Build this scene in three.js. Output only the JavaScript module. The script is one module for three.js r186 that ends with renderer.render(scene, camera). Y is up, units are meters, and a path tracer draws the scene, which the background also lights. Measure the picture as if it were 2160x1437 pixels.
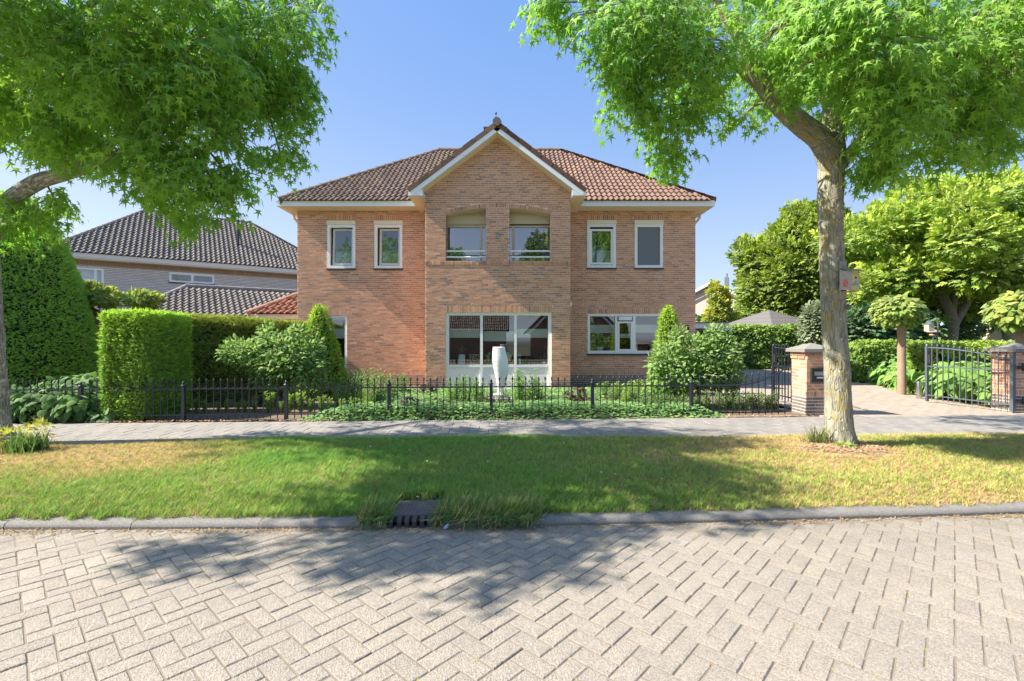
import * as THREE from 'three';
import { mergeGeometries, mergeVertices } from 'three/addons/utils/BufferGeometryUtils.js';
import { TextGeometry } from 'three/addons/geometries/TextGeometry.js';
import { FontLoader } from 'three/addons/loaders/FontLoader.js';

// ---------------------------------------------------------------- camera, sky, sun, exposure
const scene = new THREE.Scene();
const camera = new THREE.PerspectiveCamera(70.85, 1024 / 681, 0.1, 600);
camera.position.set(0, 1.45, 0);
camera.lookAt(0, 1.45, -10);
const EXPOSURE = 2.45;
const SUN = new THREE.Vector3(-1, 0.95, 0.1).normalize();
{
  const W = 512, H = 256, data = new Float32Array(W * H * 4), d = new THREE.Vector3();
  for (let r = 0; r < H; r++) for (let c = 0; c < W; c++) {
    const up = ((r + 0.5) / H - 0.5) * Math.PI, az = ((c + 0.5) / W - 0.5) * 2 * Math.PI;
    d.set(Math.cos(az) * Math.cos(up), Math.sin(up), Math.sin(az) * Math.cos(up));
    const h = Math.max(d.y, 0), t = Math.pow(1 - h, 3.5), g = Math.acos(Math.min(1, d.dot(SUN)));
    const glow = 3.6 * Math.exp(-g / 0.37) * (0.3 + 1.2 * t) + 3 * Math.exp(-g / 0.12);
    const zen = [0.16, 0.38, 0.88], hor = [0.88, 1.03, 1.16], warm = [1, 0.93, 0.82], soil = [0.3, 0.3, 0.26];
    for (let k = 0; k < 3; k++) {
      let v = zen[k] + (hor[k] - zen[k]) * t + warm[k] * glow;
      if (d.y < 0) v = v + (soil[k] - v) * Math.min(1, -d.y * 12);
      data[(r * W + c) * 4 + k] = v / EXPOSURE;
    }
    data[(r * W + c) * 4 + 3] = 1;
  }
  const t = new THREE.DataTexture(data, W, H, THREE.RGBAFormat, THREE.FloatType);
  t.mapping = THREE.EquirectangularReflectionMapping; t.magFilter = t.minFilter = THREE.LinearFilter; t.needsUpdate = true;
  scene.background = t; scene.environment = t;
}
const sun = new THREE.DirectionalLight(new THREE.Color().setRGB(1, 0.92, 0.79), 5);
sun.name = 'sun'; sun.position.copy(SUN).multiplyScalar(60).add(new THREE.Vector3(0, 0, -9)); sun.target.position.set(0, 0, -9);
sun.castShadow = true; sun.shadow.mapSize.set(4096, 4096);
Object.assign(sun.shadow.camera, { left: -40, right: 40, top: 40, bottom: -40, near: 1, far: 140 });
scene.add(sun, sun.target);
const renderer = new THREE.WebGLRenderer({ antialias: true });
renderer.setSize(1024, 681); renderer.shadowMap.enabled = true;
renderer.toneMapping = THREE.LinearToneMapping; renderer.toneMappingExposure = EXPOSURE;

// ---------------------------------------------------------------- helpers
const V = (x, y, z) => new THREE.Vector3(x, y, z);
const rng = (s) => () => { s = (s + 0x6d2b79f5) | 0; let t = Math.imul(s ^ (s >>> 15), 1 | s); t = (t + Math.imul(t ^ (t >>> 7), 61 | t)) ^ t; return ((t ^ (t >>> 14)) >>> 0) / 4294967296; };
const clamp = (x, a = 0, b = 1) => Math.min(b, Math.max(a, x)), lerp = (a, b, t) => a + (b - a) * t, smooth = (a, b, x) => { const t = clamp((x - a) / (b - a)); return t * t * (3 - 2 * t); };
const hash = (x, y, s = 0) => { let h = Math.imul(x | 0, 374761393) + Math.imul(y | 0, 668265263) + Math.imul(s | 0, 2147483647 ^ 0x5bd1e995); h = Math.imul(h ^ (h >>> 13), 1274126177); return ((h ^ (h >>> 16)) >>> 0) / 4294967296; };
function vnoise(x, y, s = 0, per = 0) {
  const ix = Math.floor(x), iy = Math.floor(y), fx = x - ix, fy = y - iy, u = fx * fx * (3 - 2 * fx), v = fy * fy * (3 - 2 * fy), m = (k) => per ? ((k % per) + per) % per : k;
  return lerp(lerp(hash(m(ix), m(iy), s), hash(m(ix + 1), m(iy), s), u), lerp(hash(m(ix), m(iy + 1), s), hash(m(ix + 1), m(iy + 1), s), u), v);
}
const fbm = (x, y, s = 0, oct = 4, per = 0) => { let a = 0.5, t = 0, n = 0; for (let i = 0; i < oct; i++) { t += a * vnoise(x, y, s + i, per); n += a; a *= 0.5; x *= 2; y *= 2; per *= 2; } return t / n; };
const rgb = (r, g, b) => new THREE.Color().setRGB(r, g, b);
function tex(size, fn, rep = 1) {                       // fn(u, v) gives linear rgb or a grey
  const d = new Uint8Array(size * size * 4);
  for (let y = 0; y < size; y++) for (let x = 0; x < size; x++) {
    let c = fn(x / size, y / size); if (!c.length) c = [c, c, c];
    for (let k = 0; k < 3; k++) d[(y * size + x) * 4 + k] = clamp(c[k]) * 255;
    d[(y * size + x) * 4 + 3] = 255;
  }
  const t = new THREE.DataTexture(d, size, size); t.wrapS = t.wrapT = THREE.RepeatWrapping; t.magFilter = t.minFilter = THREE.LinearFilter; t.repeat.set(rep, rep); t.needsUpdate = true; return t;
}
const std = (r, g, b, rough = 0.8, o = {}) => new THREE.MeshStandardMaterial({ color: rgb(r, g, b), roughness: rough, ...o });
const leafMat = (r, g, b, tr = 0.45) => new THREE.MeshPhysicalMaterial({ color: rgb(r, g, b), roughness: 0.92, transmission: tr, thickness: 0, side: THREE.DoubleSide, specularIntensity: 0.6 });
const counts = {};
const numbered = (n) => { const k = counts[n] = (counts[n] ?? -1) + 1; return k ? n + '_' + String(k).padStart(3, '0') : n; };
function tag(o, label, category, group, kind) { if (label) o.userData.label = label; if (category) o.userData.category = category; if (group) o.userData.group = group; if (kind) o.userData.kind = kind; return o; }
const off = new Map();                                   // thing or part -> the world place its geometry is measured from
function thing(name, label, category, p, group, kind) { const g = new THREE.Group(); g.name = numbered(name); g.position.copy(p); off.set(g, p.clone()); scene.add(g); return tag(g, label, category, group, kind); }
function put(name, geo, mat, parent) {                   // geometry in world axes -> a mesh of the parent
  const g = Array.isArray(geo) ? merge(geo) : geo;
  const m = new THREE.Mesh(g, mat); m.castShadow = m.receiveShadow = true;
  if (parent) { const o = off.get(parent); g.translate(-o.x, -o.y, -o.z); off.set(m, o); m.name = name; parent.add(m); }
  else { g.computeBoundingBox(); const b = g.boundingBox, o = V((b.min.x + b.max.x) / 2, b.min.y, (b.min.z + b.max.z) / 2); g.translate(-o.x, -o.y, -o.z); m.position.copy(o); off.set(m, o); m.name = numbered(name); scene.add(m); }
  return m;
}
function putAt(name, geo, mat, parent, matrix) {         // a shared geometry at a world matrix
  const m = new THREE.Mesh(geo, mat), o = off.get(parent); m.name = name; m.castShadow = m.receiveShadow = true;
  matrix.decompose(m.position, m.quaternion, m.scale); m.position.sub(o); off.set(m, V(0, 0, 0)); parent.add(m); return m;
}
function scatter(name, geo, mat, list, parent, kind = 'stuff') {   // list of {m, c}: one InstancedMesh
  const im = new THREE.InstancedMesh(geo, mat, list.length), o = parent ? off.get(parent) : V(0, 0, 0), q = new THREE.Matrix4();
  list.forEach((e, i) => { q.copy(e.m); q.elements[12] -= o.x; q.elements[13] -= o.y; q.elements[14] -= o.z; im.setMatrixAt(i, q); if (e.c) im.setColorAt(i, e.c); });
  im.castShadow = im.receiveShadow = true; im.userData.kind = kind;
  if (parent) { im.name = name; parent.add(im); } else { im.name = numbered(name); scene.add(im); }
  return im;
}
function merge(list) {
  const gs = list.map((g) => { let h = g.index ? g.toNonIndexed() : g; const q = new THREE.BufferGeometry(); q.setAttribute('position', h.attributes.position); if (!h.attributes.normal) h.computeVertexNormals(); q.setAttribute('normal', h.attributes.normal);
    q.setAttribute('uv', h.attributes.uv ?? new THREE.BufferAttribute(new Float32Array(h.attributes.position.count * 2), 2)); return q; });
  return mergeGeometries(gs);
}
function box(x0, x1, y0, y1, z0, z1) {
  const g = new THREE.BoxGeometry(x1 - x0, y1 - y0, z1 - z0); const p = g.attributes.position, n = g.attributes.normal, uv = g.attributes.uv;
  g.translate((x0 + x1) / 2, (y0 + y1) / 2, (z0 + z1) / 2);
  for (let i = 0; i < p.count; i++) { const a = Math.abs(n.getX(i)), b = Math.abs(n.getY(i)); uv.setXY(i, a > 0.5 ? p.getZ(i) : p.getX(i), b > 0.5 ? p.getZ(i) : p.getY(i)); }
  return g;
}
function chamferBox(l, h, w, c, o = 0) {                 // a block with chamfered top edges, top at y = 0, uv in metres
  const P = [], U = [], q = (a, b, d, e) => { for (const v of [a, b, d, a, d, e]) { P.push(...v); U.push(v[0] + o, v[2] + v[1] + o * 0.7); } };
  const x = l / 2, z = w / 2, X = x - c, Z = z - c, t = -c, b = -h;
  q([-X, 0, Z], [X, 0, Z], [X, 0, -Z], [-X, 0, -Z]);
  q([-x, t, z], [x, t, z], [X, 0, Z], [-X, 0, Z]); q([x, t, -z], [-x, t, -z], [-X, 0, -Z], [X, 0, -Z]);
  q([x, t, z], [x, t, -z], [X, 0, -Z], [X, 0, Z]); q([-x, t, -z], [-x, t, z], [-X, 0, Z], [-X, 0, -Z]);
  q([-x, b, z], [x, b, z], [x, t, z], [-x, t, z]); q([x, b, -z], [-x, b, -z], [-x, t, -z], [x, t, -z]);
  q([x, b, z], [x, b, -z], [x, t, -z], [x, t, z]); q([-x, b, -z], [-x, b, z], [-x, t, z], [-x, t, -z]);
  const g = new THREE.BufferGeometry(); g.setAttribute('position', new THREE.Float32BufferAttribute(P, 3)); g.setAttribute('uv', new THREE.Float32BufferAttribute(U, 2)); g.computeVertexNormals(); return g;
}
function roughPaver(l, h, w, c, seed) {                  // a worn concrete paver: uneven outline, rounded edges coloured darker than the top
  const r = rng(seed), o = [], P = [], U = [], C = [], j = () => (r() - 0.5) * 0.0024, X = l / 2, Z = w / 2;
  for (const t of [-1, -0.4, 0.25]) o.push([t * X + (t === -1 ? 0.0015 : 0), Z + j()]); o.push([X - 0.001, Z - 0.001], [X + j(), 0.1 * Z]); for (const t of [1, 0.35, -0.3]) o.push([t * X - (t === 1 ? 0.0015 : 0), -Z + j()]); o.push([-X + 0.001, -Z + 0.001], [-X + j(), -0.1 * Z]);
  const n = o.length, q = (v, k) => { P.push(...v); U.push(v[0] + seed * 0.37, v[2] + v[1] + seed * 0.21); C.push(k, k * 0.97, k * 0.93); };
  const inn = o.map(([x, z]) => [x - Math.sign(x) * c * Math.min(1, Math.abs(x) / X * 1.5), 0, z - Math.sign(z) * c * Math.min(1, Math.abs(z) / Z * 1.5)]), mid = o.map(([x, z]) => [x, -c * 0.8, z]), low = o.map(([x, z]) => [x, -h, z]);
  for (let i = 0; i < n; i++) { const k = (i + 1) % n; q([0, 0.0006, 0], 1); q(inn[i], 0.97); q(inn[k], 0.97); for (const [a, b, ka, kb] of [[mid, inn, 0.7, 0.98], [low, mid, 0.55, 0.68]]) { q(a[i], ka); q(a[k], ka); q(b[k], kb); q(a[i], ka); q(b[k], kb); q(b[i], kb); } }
  const g = new THREE.BufferGeometry(); g.setAttribute('position', new THREE.Float32BufferAttribute(P, 3)); g.setAttribute('uv', new THREE.Float32BufferAttribute(U, 2)); g.setAttribute('color', new THREE.Float32BufferAttribute(C, 3)); g.computeVertexNormals(); return g;
}
function geom(P, I, U) { const g = new THREE.BufferGeometry(); g.setAttribute('position', new THREE.Float32BufferAttribute(P, 3)); if (U) g.setAttribute('uv', new THREE.Float32BufferAttribute(U, 2)); g.setIndex(I); g.computeVertexNormals(); return g; }
function limb(pts, sides = 12, seg = 8, bump = 0, seed = 1) {       // pts: [x, y, z, radius]; a tapered bent limb, uv in metres
  const curve = new THREE.CatmullRomCurve3(pts.map((p) => V(p[0], p[1], p[2]))), N = (pts.length - 1) * seg, P = [], I = [], U = [];
  let len = 0, prev = null; const ref = V(0.31, 0.12, 0.94);
  for (let i = 0; i <= N; i++) {
    const t = i / N, c = curve.getPoint(t), d = curve.getTangent(t), k = Math.min(pts.length - 2, Math.floor(t * (pts.length - 1))), f = t * (pts.length - 1) - k, r = lerp(pts[k][3], pts[k + 1][3], f);
    if (prev) len += c.distanceTo(prev); prev = c;
    const a = V().crossVectors(d, ref).normalize(), b = V().crossVectors(a, d);
    for (let j = 0; j <= sides; j++) {
      const w = (j / sides) * Math.PI * 2, R = r * (1 + bump * (fbm((j % sides) * 0.9, len * 4, seed, 3, 0) - 0.5) * 2);
      P.push(c.x + (a.x * Math.cos(w) + b.x * Math.sin(w)) * R, c.y + (a.y * Math.cos(w) + b.y * Math.sin(w)) * R, c.z + (a.z * Math.cos(w) + b.z * Math.sin(w)) * R);
      U.push((j / sides) * Math.max(0.25, Math.round(r * 25) / 4), len);
      if (i < N && j < sides) { const q = i * (sides + 1) + j; I.push(q, q + sides + 1, q + 1, q + 1, q + sides + 1, q + sides + 2); }
    }
  }
  return geom(P, I, U);
}
const lathe = (pts, seg = 16) => new THREE.LatheGeometry(pts.map((p) => new THREE.Vector2(p[0], p[1])), seg);
const basis = (x, y, z, p, s = 1) => { const m = new THREE.Matrix4().makeBasis(x, y, z); if (s !== 1) m.scale(s.isVector3 ? s : V(s, s, s)); m.setPosition(p); return m; };
function aim(dir, nor, p, s) {                           // y along dir, z near nor
  const y = dir.clone().normalize(), x = V().crossVectors(y, nor); if (x.lengthSq() < 1e-6) x.set(1, 0, 0); x.normalize(); return basis(x, y, V().crossVectors(x, y), p, s);
}
const E = new THREE.Euler(), Q = new THREE.Quaternion();
const trs = (p, rx = 0, ry = 0, rz = 0, s = V(1, 1, 1)) => new THREE.Matrix4().compose(p, Q.setFromEuler(E.set(rx, ry, rz, 'YXZ')), s);
const gauss = (r) => (r() + r() + r() + r() - 2) * 0.866;
// the street runs a little askew to the house and rises a little to the right: u along it, v towards the house
const SLOPE = 0.028, RISE = 0.004, MS = new THREE.Matrix4().makeRotationZ(RISE).multiply(new THREE.Matrix4().makeRotationY(SLOPE));
const S = (u, h, v) => V(u, h, -v).applyMatrix4(MS), street = (m) => new THREE.Matrix4().multiplyMatrices(MS, m);

// ---------------------------------------------------------------- textures and materials
const grain = tex(256, (u, v) => 0.62 + 0.38 * (0.45 * hash(u * 256, v * 256, 3) + 0.55 * vnoise(u * 128, v * 128, 5, 128)));
const speck = tex(512, (u, v) => { const n = 0.6 * vnoise(u * 84, v * 84, 2, 84) + 0.4 * vnoise(u * 190, v * 190, 6, 190), m = vnoise(u * 110, v * 110, 8, 110), w = fbm(u * 6, v * 6, 4, 3, 6); const g = 0.42 + 0.62 * n + 0.14 * (w - 0.5); return n > 0.78 ? [1, 0.98, 0.95] : m < 0.14 ? [g * 0.55, g * 0.52, g * 0.5] : [g, g * 0.98, g * 0.95]; }, 2.5);
const mottle = tex(512, (u, v) => { const a = fbm(u * 5, v * 5, 11, 5, 5), b = fbm(u * 24, v * 24, 12, 3, 24); return 0.55 + 0.35 * a + 0.2 * (b - 0.5); });
const barkTex = (lich, pale) => tex(512, (u, v) => {
  const f = fbm(u * 26, v * 7, 21, 4, 0), n = fbm(u * 6, v * 5, 23, 4, 0), l = fbm(u * 13 + 3, v * 6, 27, 5, 0), cr = Math.abs(vnoise(u * 46, v * 8, 29) - 0.5) < 0.05 ? 0.62 : Math.abs(vnoise(u * 70 + 9, v * 26, 33) - 0.5) < 0.035 ? 0.85 : 1;
  let c = [0.46, 0.43, 0.34].map((x) => x * (0.55 + 0.6 * f + 0.35 * (n - 0.5)) * cr);
  const y = smooth(lich, lich + 0.2, l); c = [lerp(c[0], 0.44, y * 0.8), lerp(c[1], 0.34, y * 0.8), lerp(c[2], 0.11, y * 0.8)];
  const w = smooth(pale, pale + 0.05, fbm(u * 30, v * 20, 31, 2, 0)); return c.map((x, k) => lerp(x, [0.72, 0.7, 0.64][k], w * 0.75));
});
const barkBump = tex(512, (u, v) => 0.45 * fbm(u * 40, v * 9, 41, 3, 0) + 0.2 * vnoise(u * 90, v * 22, 43) + 0.35 * Math.min(1, Math.abs(vnoise(u * 46, v * 8, 29) - 0.5) * 9));
const M = {
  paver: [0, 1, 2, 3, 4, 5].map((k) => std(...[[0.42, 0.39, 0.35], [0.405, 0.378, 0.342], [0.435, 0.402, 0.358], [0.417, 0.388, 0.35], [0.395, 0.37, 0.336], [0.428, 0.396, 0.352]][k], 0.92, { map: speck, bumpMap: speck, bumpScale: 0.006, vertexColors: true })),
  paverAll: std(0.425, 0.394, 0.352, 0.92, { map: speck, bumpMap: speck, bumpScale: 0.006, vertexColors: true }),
  joint: std(0.3, 0.255, 0.2, 1, { map: mottle }), sand: std(0.36, 0.3, 0.24, 1, { map: mottle }),
  kerb: std(0.29, 0.28, 0.265, 0.9, { map: speck, bumpMap: speck, bumpScale: 0.004 }),
  tile: [0, 1, 2, 3].map((k) => std(...[[0.34, 0.315, 0.29], [0.36, 0.33, 0.3], [0.32, 0.3, 0.28], [0.345, 0.315, 0.285]][k], 0.9, { map: mottle, bumpMap: grain, bumpScale: 0.002 })),
  soil: std(0.1, 0.075, 0.05, 1, { map: mottle }), white: std(0.88, 0.88, 0.87, 0.4), cream: std(0.82, 0.75, 0.6, 0.55), fascia: std(0.82, 0.84, 0.85, 0.45), soffit: std(0.84, 0.7, 0.5, 0.6),
  mortar: std(0.95, 0.77, 0.62, 1, { map: grain }), iron: std(0.035, 0.04, 0.055, 0.45, { metalness: 0.3 }), ironGate: std(0.12, 0.14, 0.17, 0.45, { metalness: 0.3 }), steel: std(0.6, 0.6, 0.6, 0.3, { metalness: 1 }),
  dark: std(0.02, 0.02, 0.022, 0.6), room: std(0.11, 0.09, 0.075, 0.9), stone: std(0.36, 0.34, 0.31, 0.9, { map: mottle, bumpMap: grain, bumpScale: 0.002 }), black: std(0.025, 0.027, 0.03, 0.5),
  glass: new THREE.MeshPhysicalMaterial({ color: rgb(0.86, 0.9, 0.88), roughness: 0, transmission: 1, thickness: 0, ior: 2.45 }),
  glassDeep: new THREE.MeshPhysicalMaterial({ color: rgb(0.6, 0.64, 0.64), roughness: 0, transmission: 1, thickness: 0, ior: 3.2 }),
  film: std(0.14, 0.2, 0.195, 0.5), blind: std(0.42, 0.48, 0.43, 0.9), curtain: std(0.55, 0.52, 0.44, 0.9), screen: std(0.17, 0.19, 0.21, 0.75),
};
// plant pieces: flat leaves that grow from the origin along y, facing z
function fan(pts, fold = 0.12, droop = 0.25) {           // outline points round a centre; folded along the midrib
  const P = [0, 0.32, 0], I = []; for (const [x, y] of pts) P.push(x, y, -Math.abs(x) * fold - droop * y * y * 0.5);
  for (let i = 1; i <= pts.length; i++) I.push(0, i, (i % pts.length) + 1); return geom(P, I);
}
function starPoints() { const o = []; const L = [[-118, 0.42], [-62, 0.58], [0, 0.74], [62, 0.58], [118, 0.42]]; o.push([0, 0.14]);
  for (let k = 4; k >= 0; k--) { const [a, l] = L[k], r = (a * Math.PI) / 180; if (k < 4) { const b = ((a + L[k + 1][0]) / 2) * Math.PI / 180; o.push([Math.sin(b) * 0.17, 0.32 + Math.cos(b) * 0.17]); } o.push([Math.sin(r) * l, 0.32 + Math.cos(r) * l]); } return o; }
const LEAF = {
  star: fan(starPoints(), 0.15, 0.5),
  oval: fan([[0, 0], [0.2, 0.28], [0.17, 0.65], [0, 1], [-0.17, 0.65], [-0.2, 0.28]], 0.3, 0.4),
  broad: fan([[0, 0], [0.24, 0.2], [0.3, 0.5], [0.18, 0.82], [0, 1], [-0.18, 0.82], [-0.3, 0.5], [-0.24, 0.2]], 0.35, 0.45),
  heart: fan([[0, 0], [0.3, 0.02], [0.42, 0.3], [0.28, 0.66], [0, 1], [-0.28, 0.66], [-0.42, 0.3], [-0.3, 0.02]], 0.28, 0.5),
};
function sprigGeo(n, len, wid, spread, seed, leaf = null) {   // a shoot with leaves or needles on both sides
  const r = rng(seed), list = [];
  for (let i = 0; i < n; i++) {
    const t = i / (n - 1), a = (i % 2 ? 1 : -1) * spread * (1 - t * 0.8) * (0.7 + 0.6 * r()), q = leaf ? leaf.clone() : new THREE.PlaneGeometry(1, 1, 1, 1).translate(0, 0.5, 0);
    if (!leaf) { const p = q.attributes.position; for (let k = 0; k < p.count; k++) if (p.getY(k) > 0.5) p.setX(k, p.getX(k) * 0.3); }
    q.scale(wid, len * (0.8 + 0.4 * r()) * (1 - 0.3 * t), wid); q.rotateY((r() - 0.5) * 1.2); q.rotateX((r() - 0.5) * 0.7); q.rotateZ(-a); q.translate(0, t * 0.9, 0); list.push(q);
  }
  return merge(list);
}
const SPRIG = { yew: sprigGeo(9, 0.55, 0.16, 1.0, 5), leafy: sprigGeo(6, 0.62, 0.8, 1.1, 9, LEAF.oval), box: sprigGeo(12, 0.2, 0.2, 1.2, 12, LEAF.oval) };
function tuftGeo(n, h, w, lean, seed) { const r = rng(seed), P = [], I = []; for (let i = 0; i < n; i++) { const a = r() * 6.283, ox = (r() - 0.5) * 0.05, oz = (r() - 0.5) * 0.05, H = h * (0.55 + 0.6 * r()), l = lean * H * (0.3 + r()), ca = Math.cos(a), sa = Math.sin(a), b = P.length / 3;
  P.push(ox - sa * w, 0, oz + ca * w, ox + sa * w, 0, oz - ca * w, ox - sa * w * 0.7 + ca * l * 0.35, H * 0.6, oz + ca * w * 0.7 + sa * l * 0.35, ox + sa * w * 0.7 + ca * l * 0.35, H * 0.6, oz - ca * w * 0.7 + sa * l * 0.35, ox + ca * l, H, oz + sa * l); I.push(b, b + 1, b + 2, b + 1, b + 3, b + 2, b + 2, b + 3, b + 4); } return geom(P, I); }
// ---------------------------------------------------------------- ground, road, kerb, lawn, pavement, driveway
{
  const g = new THREE.PlaneGeometry(400, 400, 1, 1).rotateX(-Math.PI / 2).translate(0, -0.12, -100);
  const p = g.attributes.position, uv = g.attributes.uv; for (let i = 0; i < p.count; i++) uv.setXY(i, p.getX(i) / 3, p.getZ(i) / 3);
  tag(put('ground', g, std(0.13, 0.12, 0.07, 1, { map: mottle })), 'bare earth and turf running back under the gardens and houses', null, null, 'structure');
}
const KERB = (u) => 3.74 + 0.006 * u * u * smooth(14, 2, Math.abs(u));   // the kerb's foot; it bows away towards both sides
{
  const sheet = new THREE.BufferGeometry(), P = [], I = [], U = []; let n = 0;
  for (let u = -16; u <= 16; u += 0.5, n++) { const f = KERB(u) + 0.05; P.push(u, -0.0045, 9, u, -0.0045, -f); U.push(u, 9, u, -f); if (n) I.push(2 * n - 2, 2 * n, 2 * n - 1, 2 * n - 1, 2 * n, 2 * n + 1); }
  const road = tag(put('road', geom(P, I, U).applyMatrix4(MS), M.joint), 'road of grey herringbone concrete pavers in front of the grass', null, null, 'structure');
  const r = rng(7), W = 0.0995, A = Math.PI / 4 + 0.01, all = [], c = Math.cos(A), s = Math.sin(A);
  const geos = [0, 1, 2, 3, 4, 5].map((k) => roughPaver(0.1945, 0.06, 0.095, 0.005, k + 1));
  for (let x = -116; x < 116; x++) for (let y = -116; y < 116; y++) {
    const k = (((x - y) % 4) + 4) % 4; if (k !== 0 && k !== 3) continue;
    const cx = (k === 0 ? x + 1 : x + 0.5) * W, cy = (k === 0 ? y + 0.5 : y + 1) * W, u = cx * c - cy * s, v = cx * s + cy * c;
    if (Math.abs(u) > 7.5 || v < -1.2 || v > KERB(u) - 0.03) continue;
    const gutter = smooth(KERB(u) - 0.5, KERB(u) - 0.1, v);
    const m = street(trs(V(u, gauss(r) * 0.0022 - gutter * 0.002 + 0.003 * (fbm(u * 1.3, v * 1.3, 3, 2) - 0.5), -v), gauss(r) * 0.007, A + (k === 3 ? Math.PI / 2 : 0) + gauss(r) * 0.008, gauss(r) * 0.007));
    const t = 0.92 + 0.16 * r() - 0.1 * gutter + 0.16 * (fbm(u * 0.9, v * 0.9, 5, 3) - 0.5);
    all.push({ m, u, v, d: Math.hypot(u, v), f: v > 1.9 && Math.abs(u) < v * 1.1, c: rgb(t, t * (0.985 + 0.03 * r()), t * (0.97 + 0.05 * r())) });
  }
  all.sort((a, b) => (b.f - a.f) || a.d - b.d);
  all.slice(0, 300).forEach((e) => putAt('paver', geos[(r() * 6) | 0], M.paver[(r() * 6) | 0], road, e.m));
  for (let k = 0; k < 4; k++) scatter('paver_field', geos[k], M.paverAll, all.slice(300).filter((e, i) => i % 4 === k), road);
  // moss and grit in the joints
  const bits = []; const flake = chamferBox(0.012, 0.006, 0.009, 0.002);
  for (let i = 0; i < 1100; i++) { const u = (r() - 0.5) * 10, v = 1.9 + r() * 1.75, x = (u * c + v * s) / W, y = (-u * s + v * c) / W, side = r() < 0.5; const X = side ? Math.round(x) : x, Y = side ? y : Math.round(y), uu = (X * c - Y * s) * W, vv = (X * s + Y * c) * W; const k = (((Math.floor(X) - Math.floor(Y)) % 4) + 4) % 4;
    if (r() > 0.25 + 0.5 * smooth(-1, 3, u) || vv > KERB(uu) - 0.05) continue; const g = r(); bits.push({ m: street(trs(V(uu, -0.003, -vv), gauss(r) * 0.4, r() * 6, gauss(r) * 0.4, V(0.7 + r() * 1.6, 1, 0.7 + r()))), c: g < 0.6 ? rgb(0.3, 0.26, 0.05) : g < 0.8 ? rgb(0.16, 0.2, 0.04) : rgb(0.35, 0.2, 0.09) }); }
  scatter('joint_moss', flake, std(1, 1, 1, 1), bits, road);
}
const gutterList = [];
{
  const kerb = tag(put('kerb', box(-15, 15, -0.2, 0.0, -3.99, -3.88).applyMatrix4(MS), M.joint), 'low grey concrete kerb between the road and the grass', null, null, 'structure');
  const prof = new THREE.Shape(); prof.moveTo(0, -0.1); prof.lineTo(0, 0.02); prof.quadraticCurveTo(0.008, 0.044, 0.034, 0.053); prof.lineTo(0.13, 0.058); prof.lineTo(0.13, -0.1); prof.closePath();
  const r = rng(19), cut = [-0.865, -0.445], stone = (u0, u1) => {
    const L = u1 - u0 - 0.006, g = new THREE.ExtrudeGeometry(prof, { depth: L, steps: 1, bevelEnabled: true, bevelThickness: 0.003, bevelSize: 0.003, bevelOffset: -0.003, bevelSegments: 1, curveSegments: 5 });
    g.rotateY(Math.PI / 2); g.translate(0.003, 0, 0);
    const a = Math.atan2(KERB(u1) - KERB(u0), u1 - u0);
    putAt('kerb_stone', g, M.kerb, kerb, street(trs(V(u0, gauss(r) * 0.003 - 0.004, -KERB(u0)), gauss(r) * 0.01, a + gauss(r) * 0.003, gauss(r) * 0.003)));
  };
  for (let u = -12.75; u < 12; u += 0.99) { const a = u, b = u + 0.99; if (b < cut[0] || a > cut[1]) stone(a, b); else { if (a < cut[0] - 0.05) stone(a, cut[0]); if (b > cut[1] + 0.05) stone(cut[1], b); } }
  // dry leaves and grit in the gutter
  for (let i = 0; i < 15000; i++) { const u = (r() - 0.5) * 15, q = Math.abs(gauss(r)) * (0.6 + 0.9 * fbm((i % 97) * 0.3, 5, 8, 2)), dens = 0.25 + 0.75 * fbm(u * 1.7, 3, 9, 3); if (r() > Math.pow(dens, 3) * 1.1) continue; gutterList.push([u, KERB(u) - 0.012 - q * 0.075 * (0.4 + dens), r()]); }
}
// how dry the grass is: 0 lush, 1 straw
const dry = (u, v) => clamp(0.22 + 0.62 * smooth(0.2, 3.6, u) + 0.55 * smooth(-2.6, -4.8, u) * smooth(4.6, 6.6, v) + 0.34 * smooth(-2.4, -4.6, u) + 0.9 * (fbm(u * 0.8 + 7, v * 1.1, 51, 4) - 0.5) + 0.3 * smooth(6.3, 6.7, v) * smooth(1.2, -1.5, -u + 1) + 0.55 * smooth(0.95, 0.35, Math.hypot(u - 4.15, (v - 5.75) * 1.3)));
const LAWN = (u, v) => 0.046 + 0.05 * smooth(3.8, 4.4, v) * smooth(6.9, 6.3, v) + 0.03 * (fbm(u * 0.9, v * 0.9, 61, 3) - 0.5) + 0.05 * smooth(0.9, 0.2, Math.hypot(u - 4.15, v - 5.8)) + 0.05 * smooth(1.0, 0.2, Math.hypot(u + 6.75, v - 6.15));
const lawnEdge = (u) => 6.72 + 0.1 * (fbm(u * 0.9, 1, 71, 3) - 0.5) + 0.25 * smooth(-2.5, -5, u);
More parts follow.
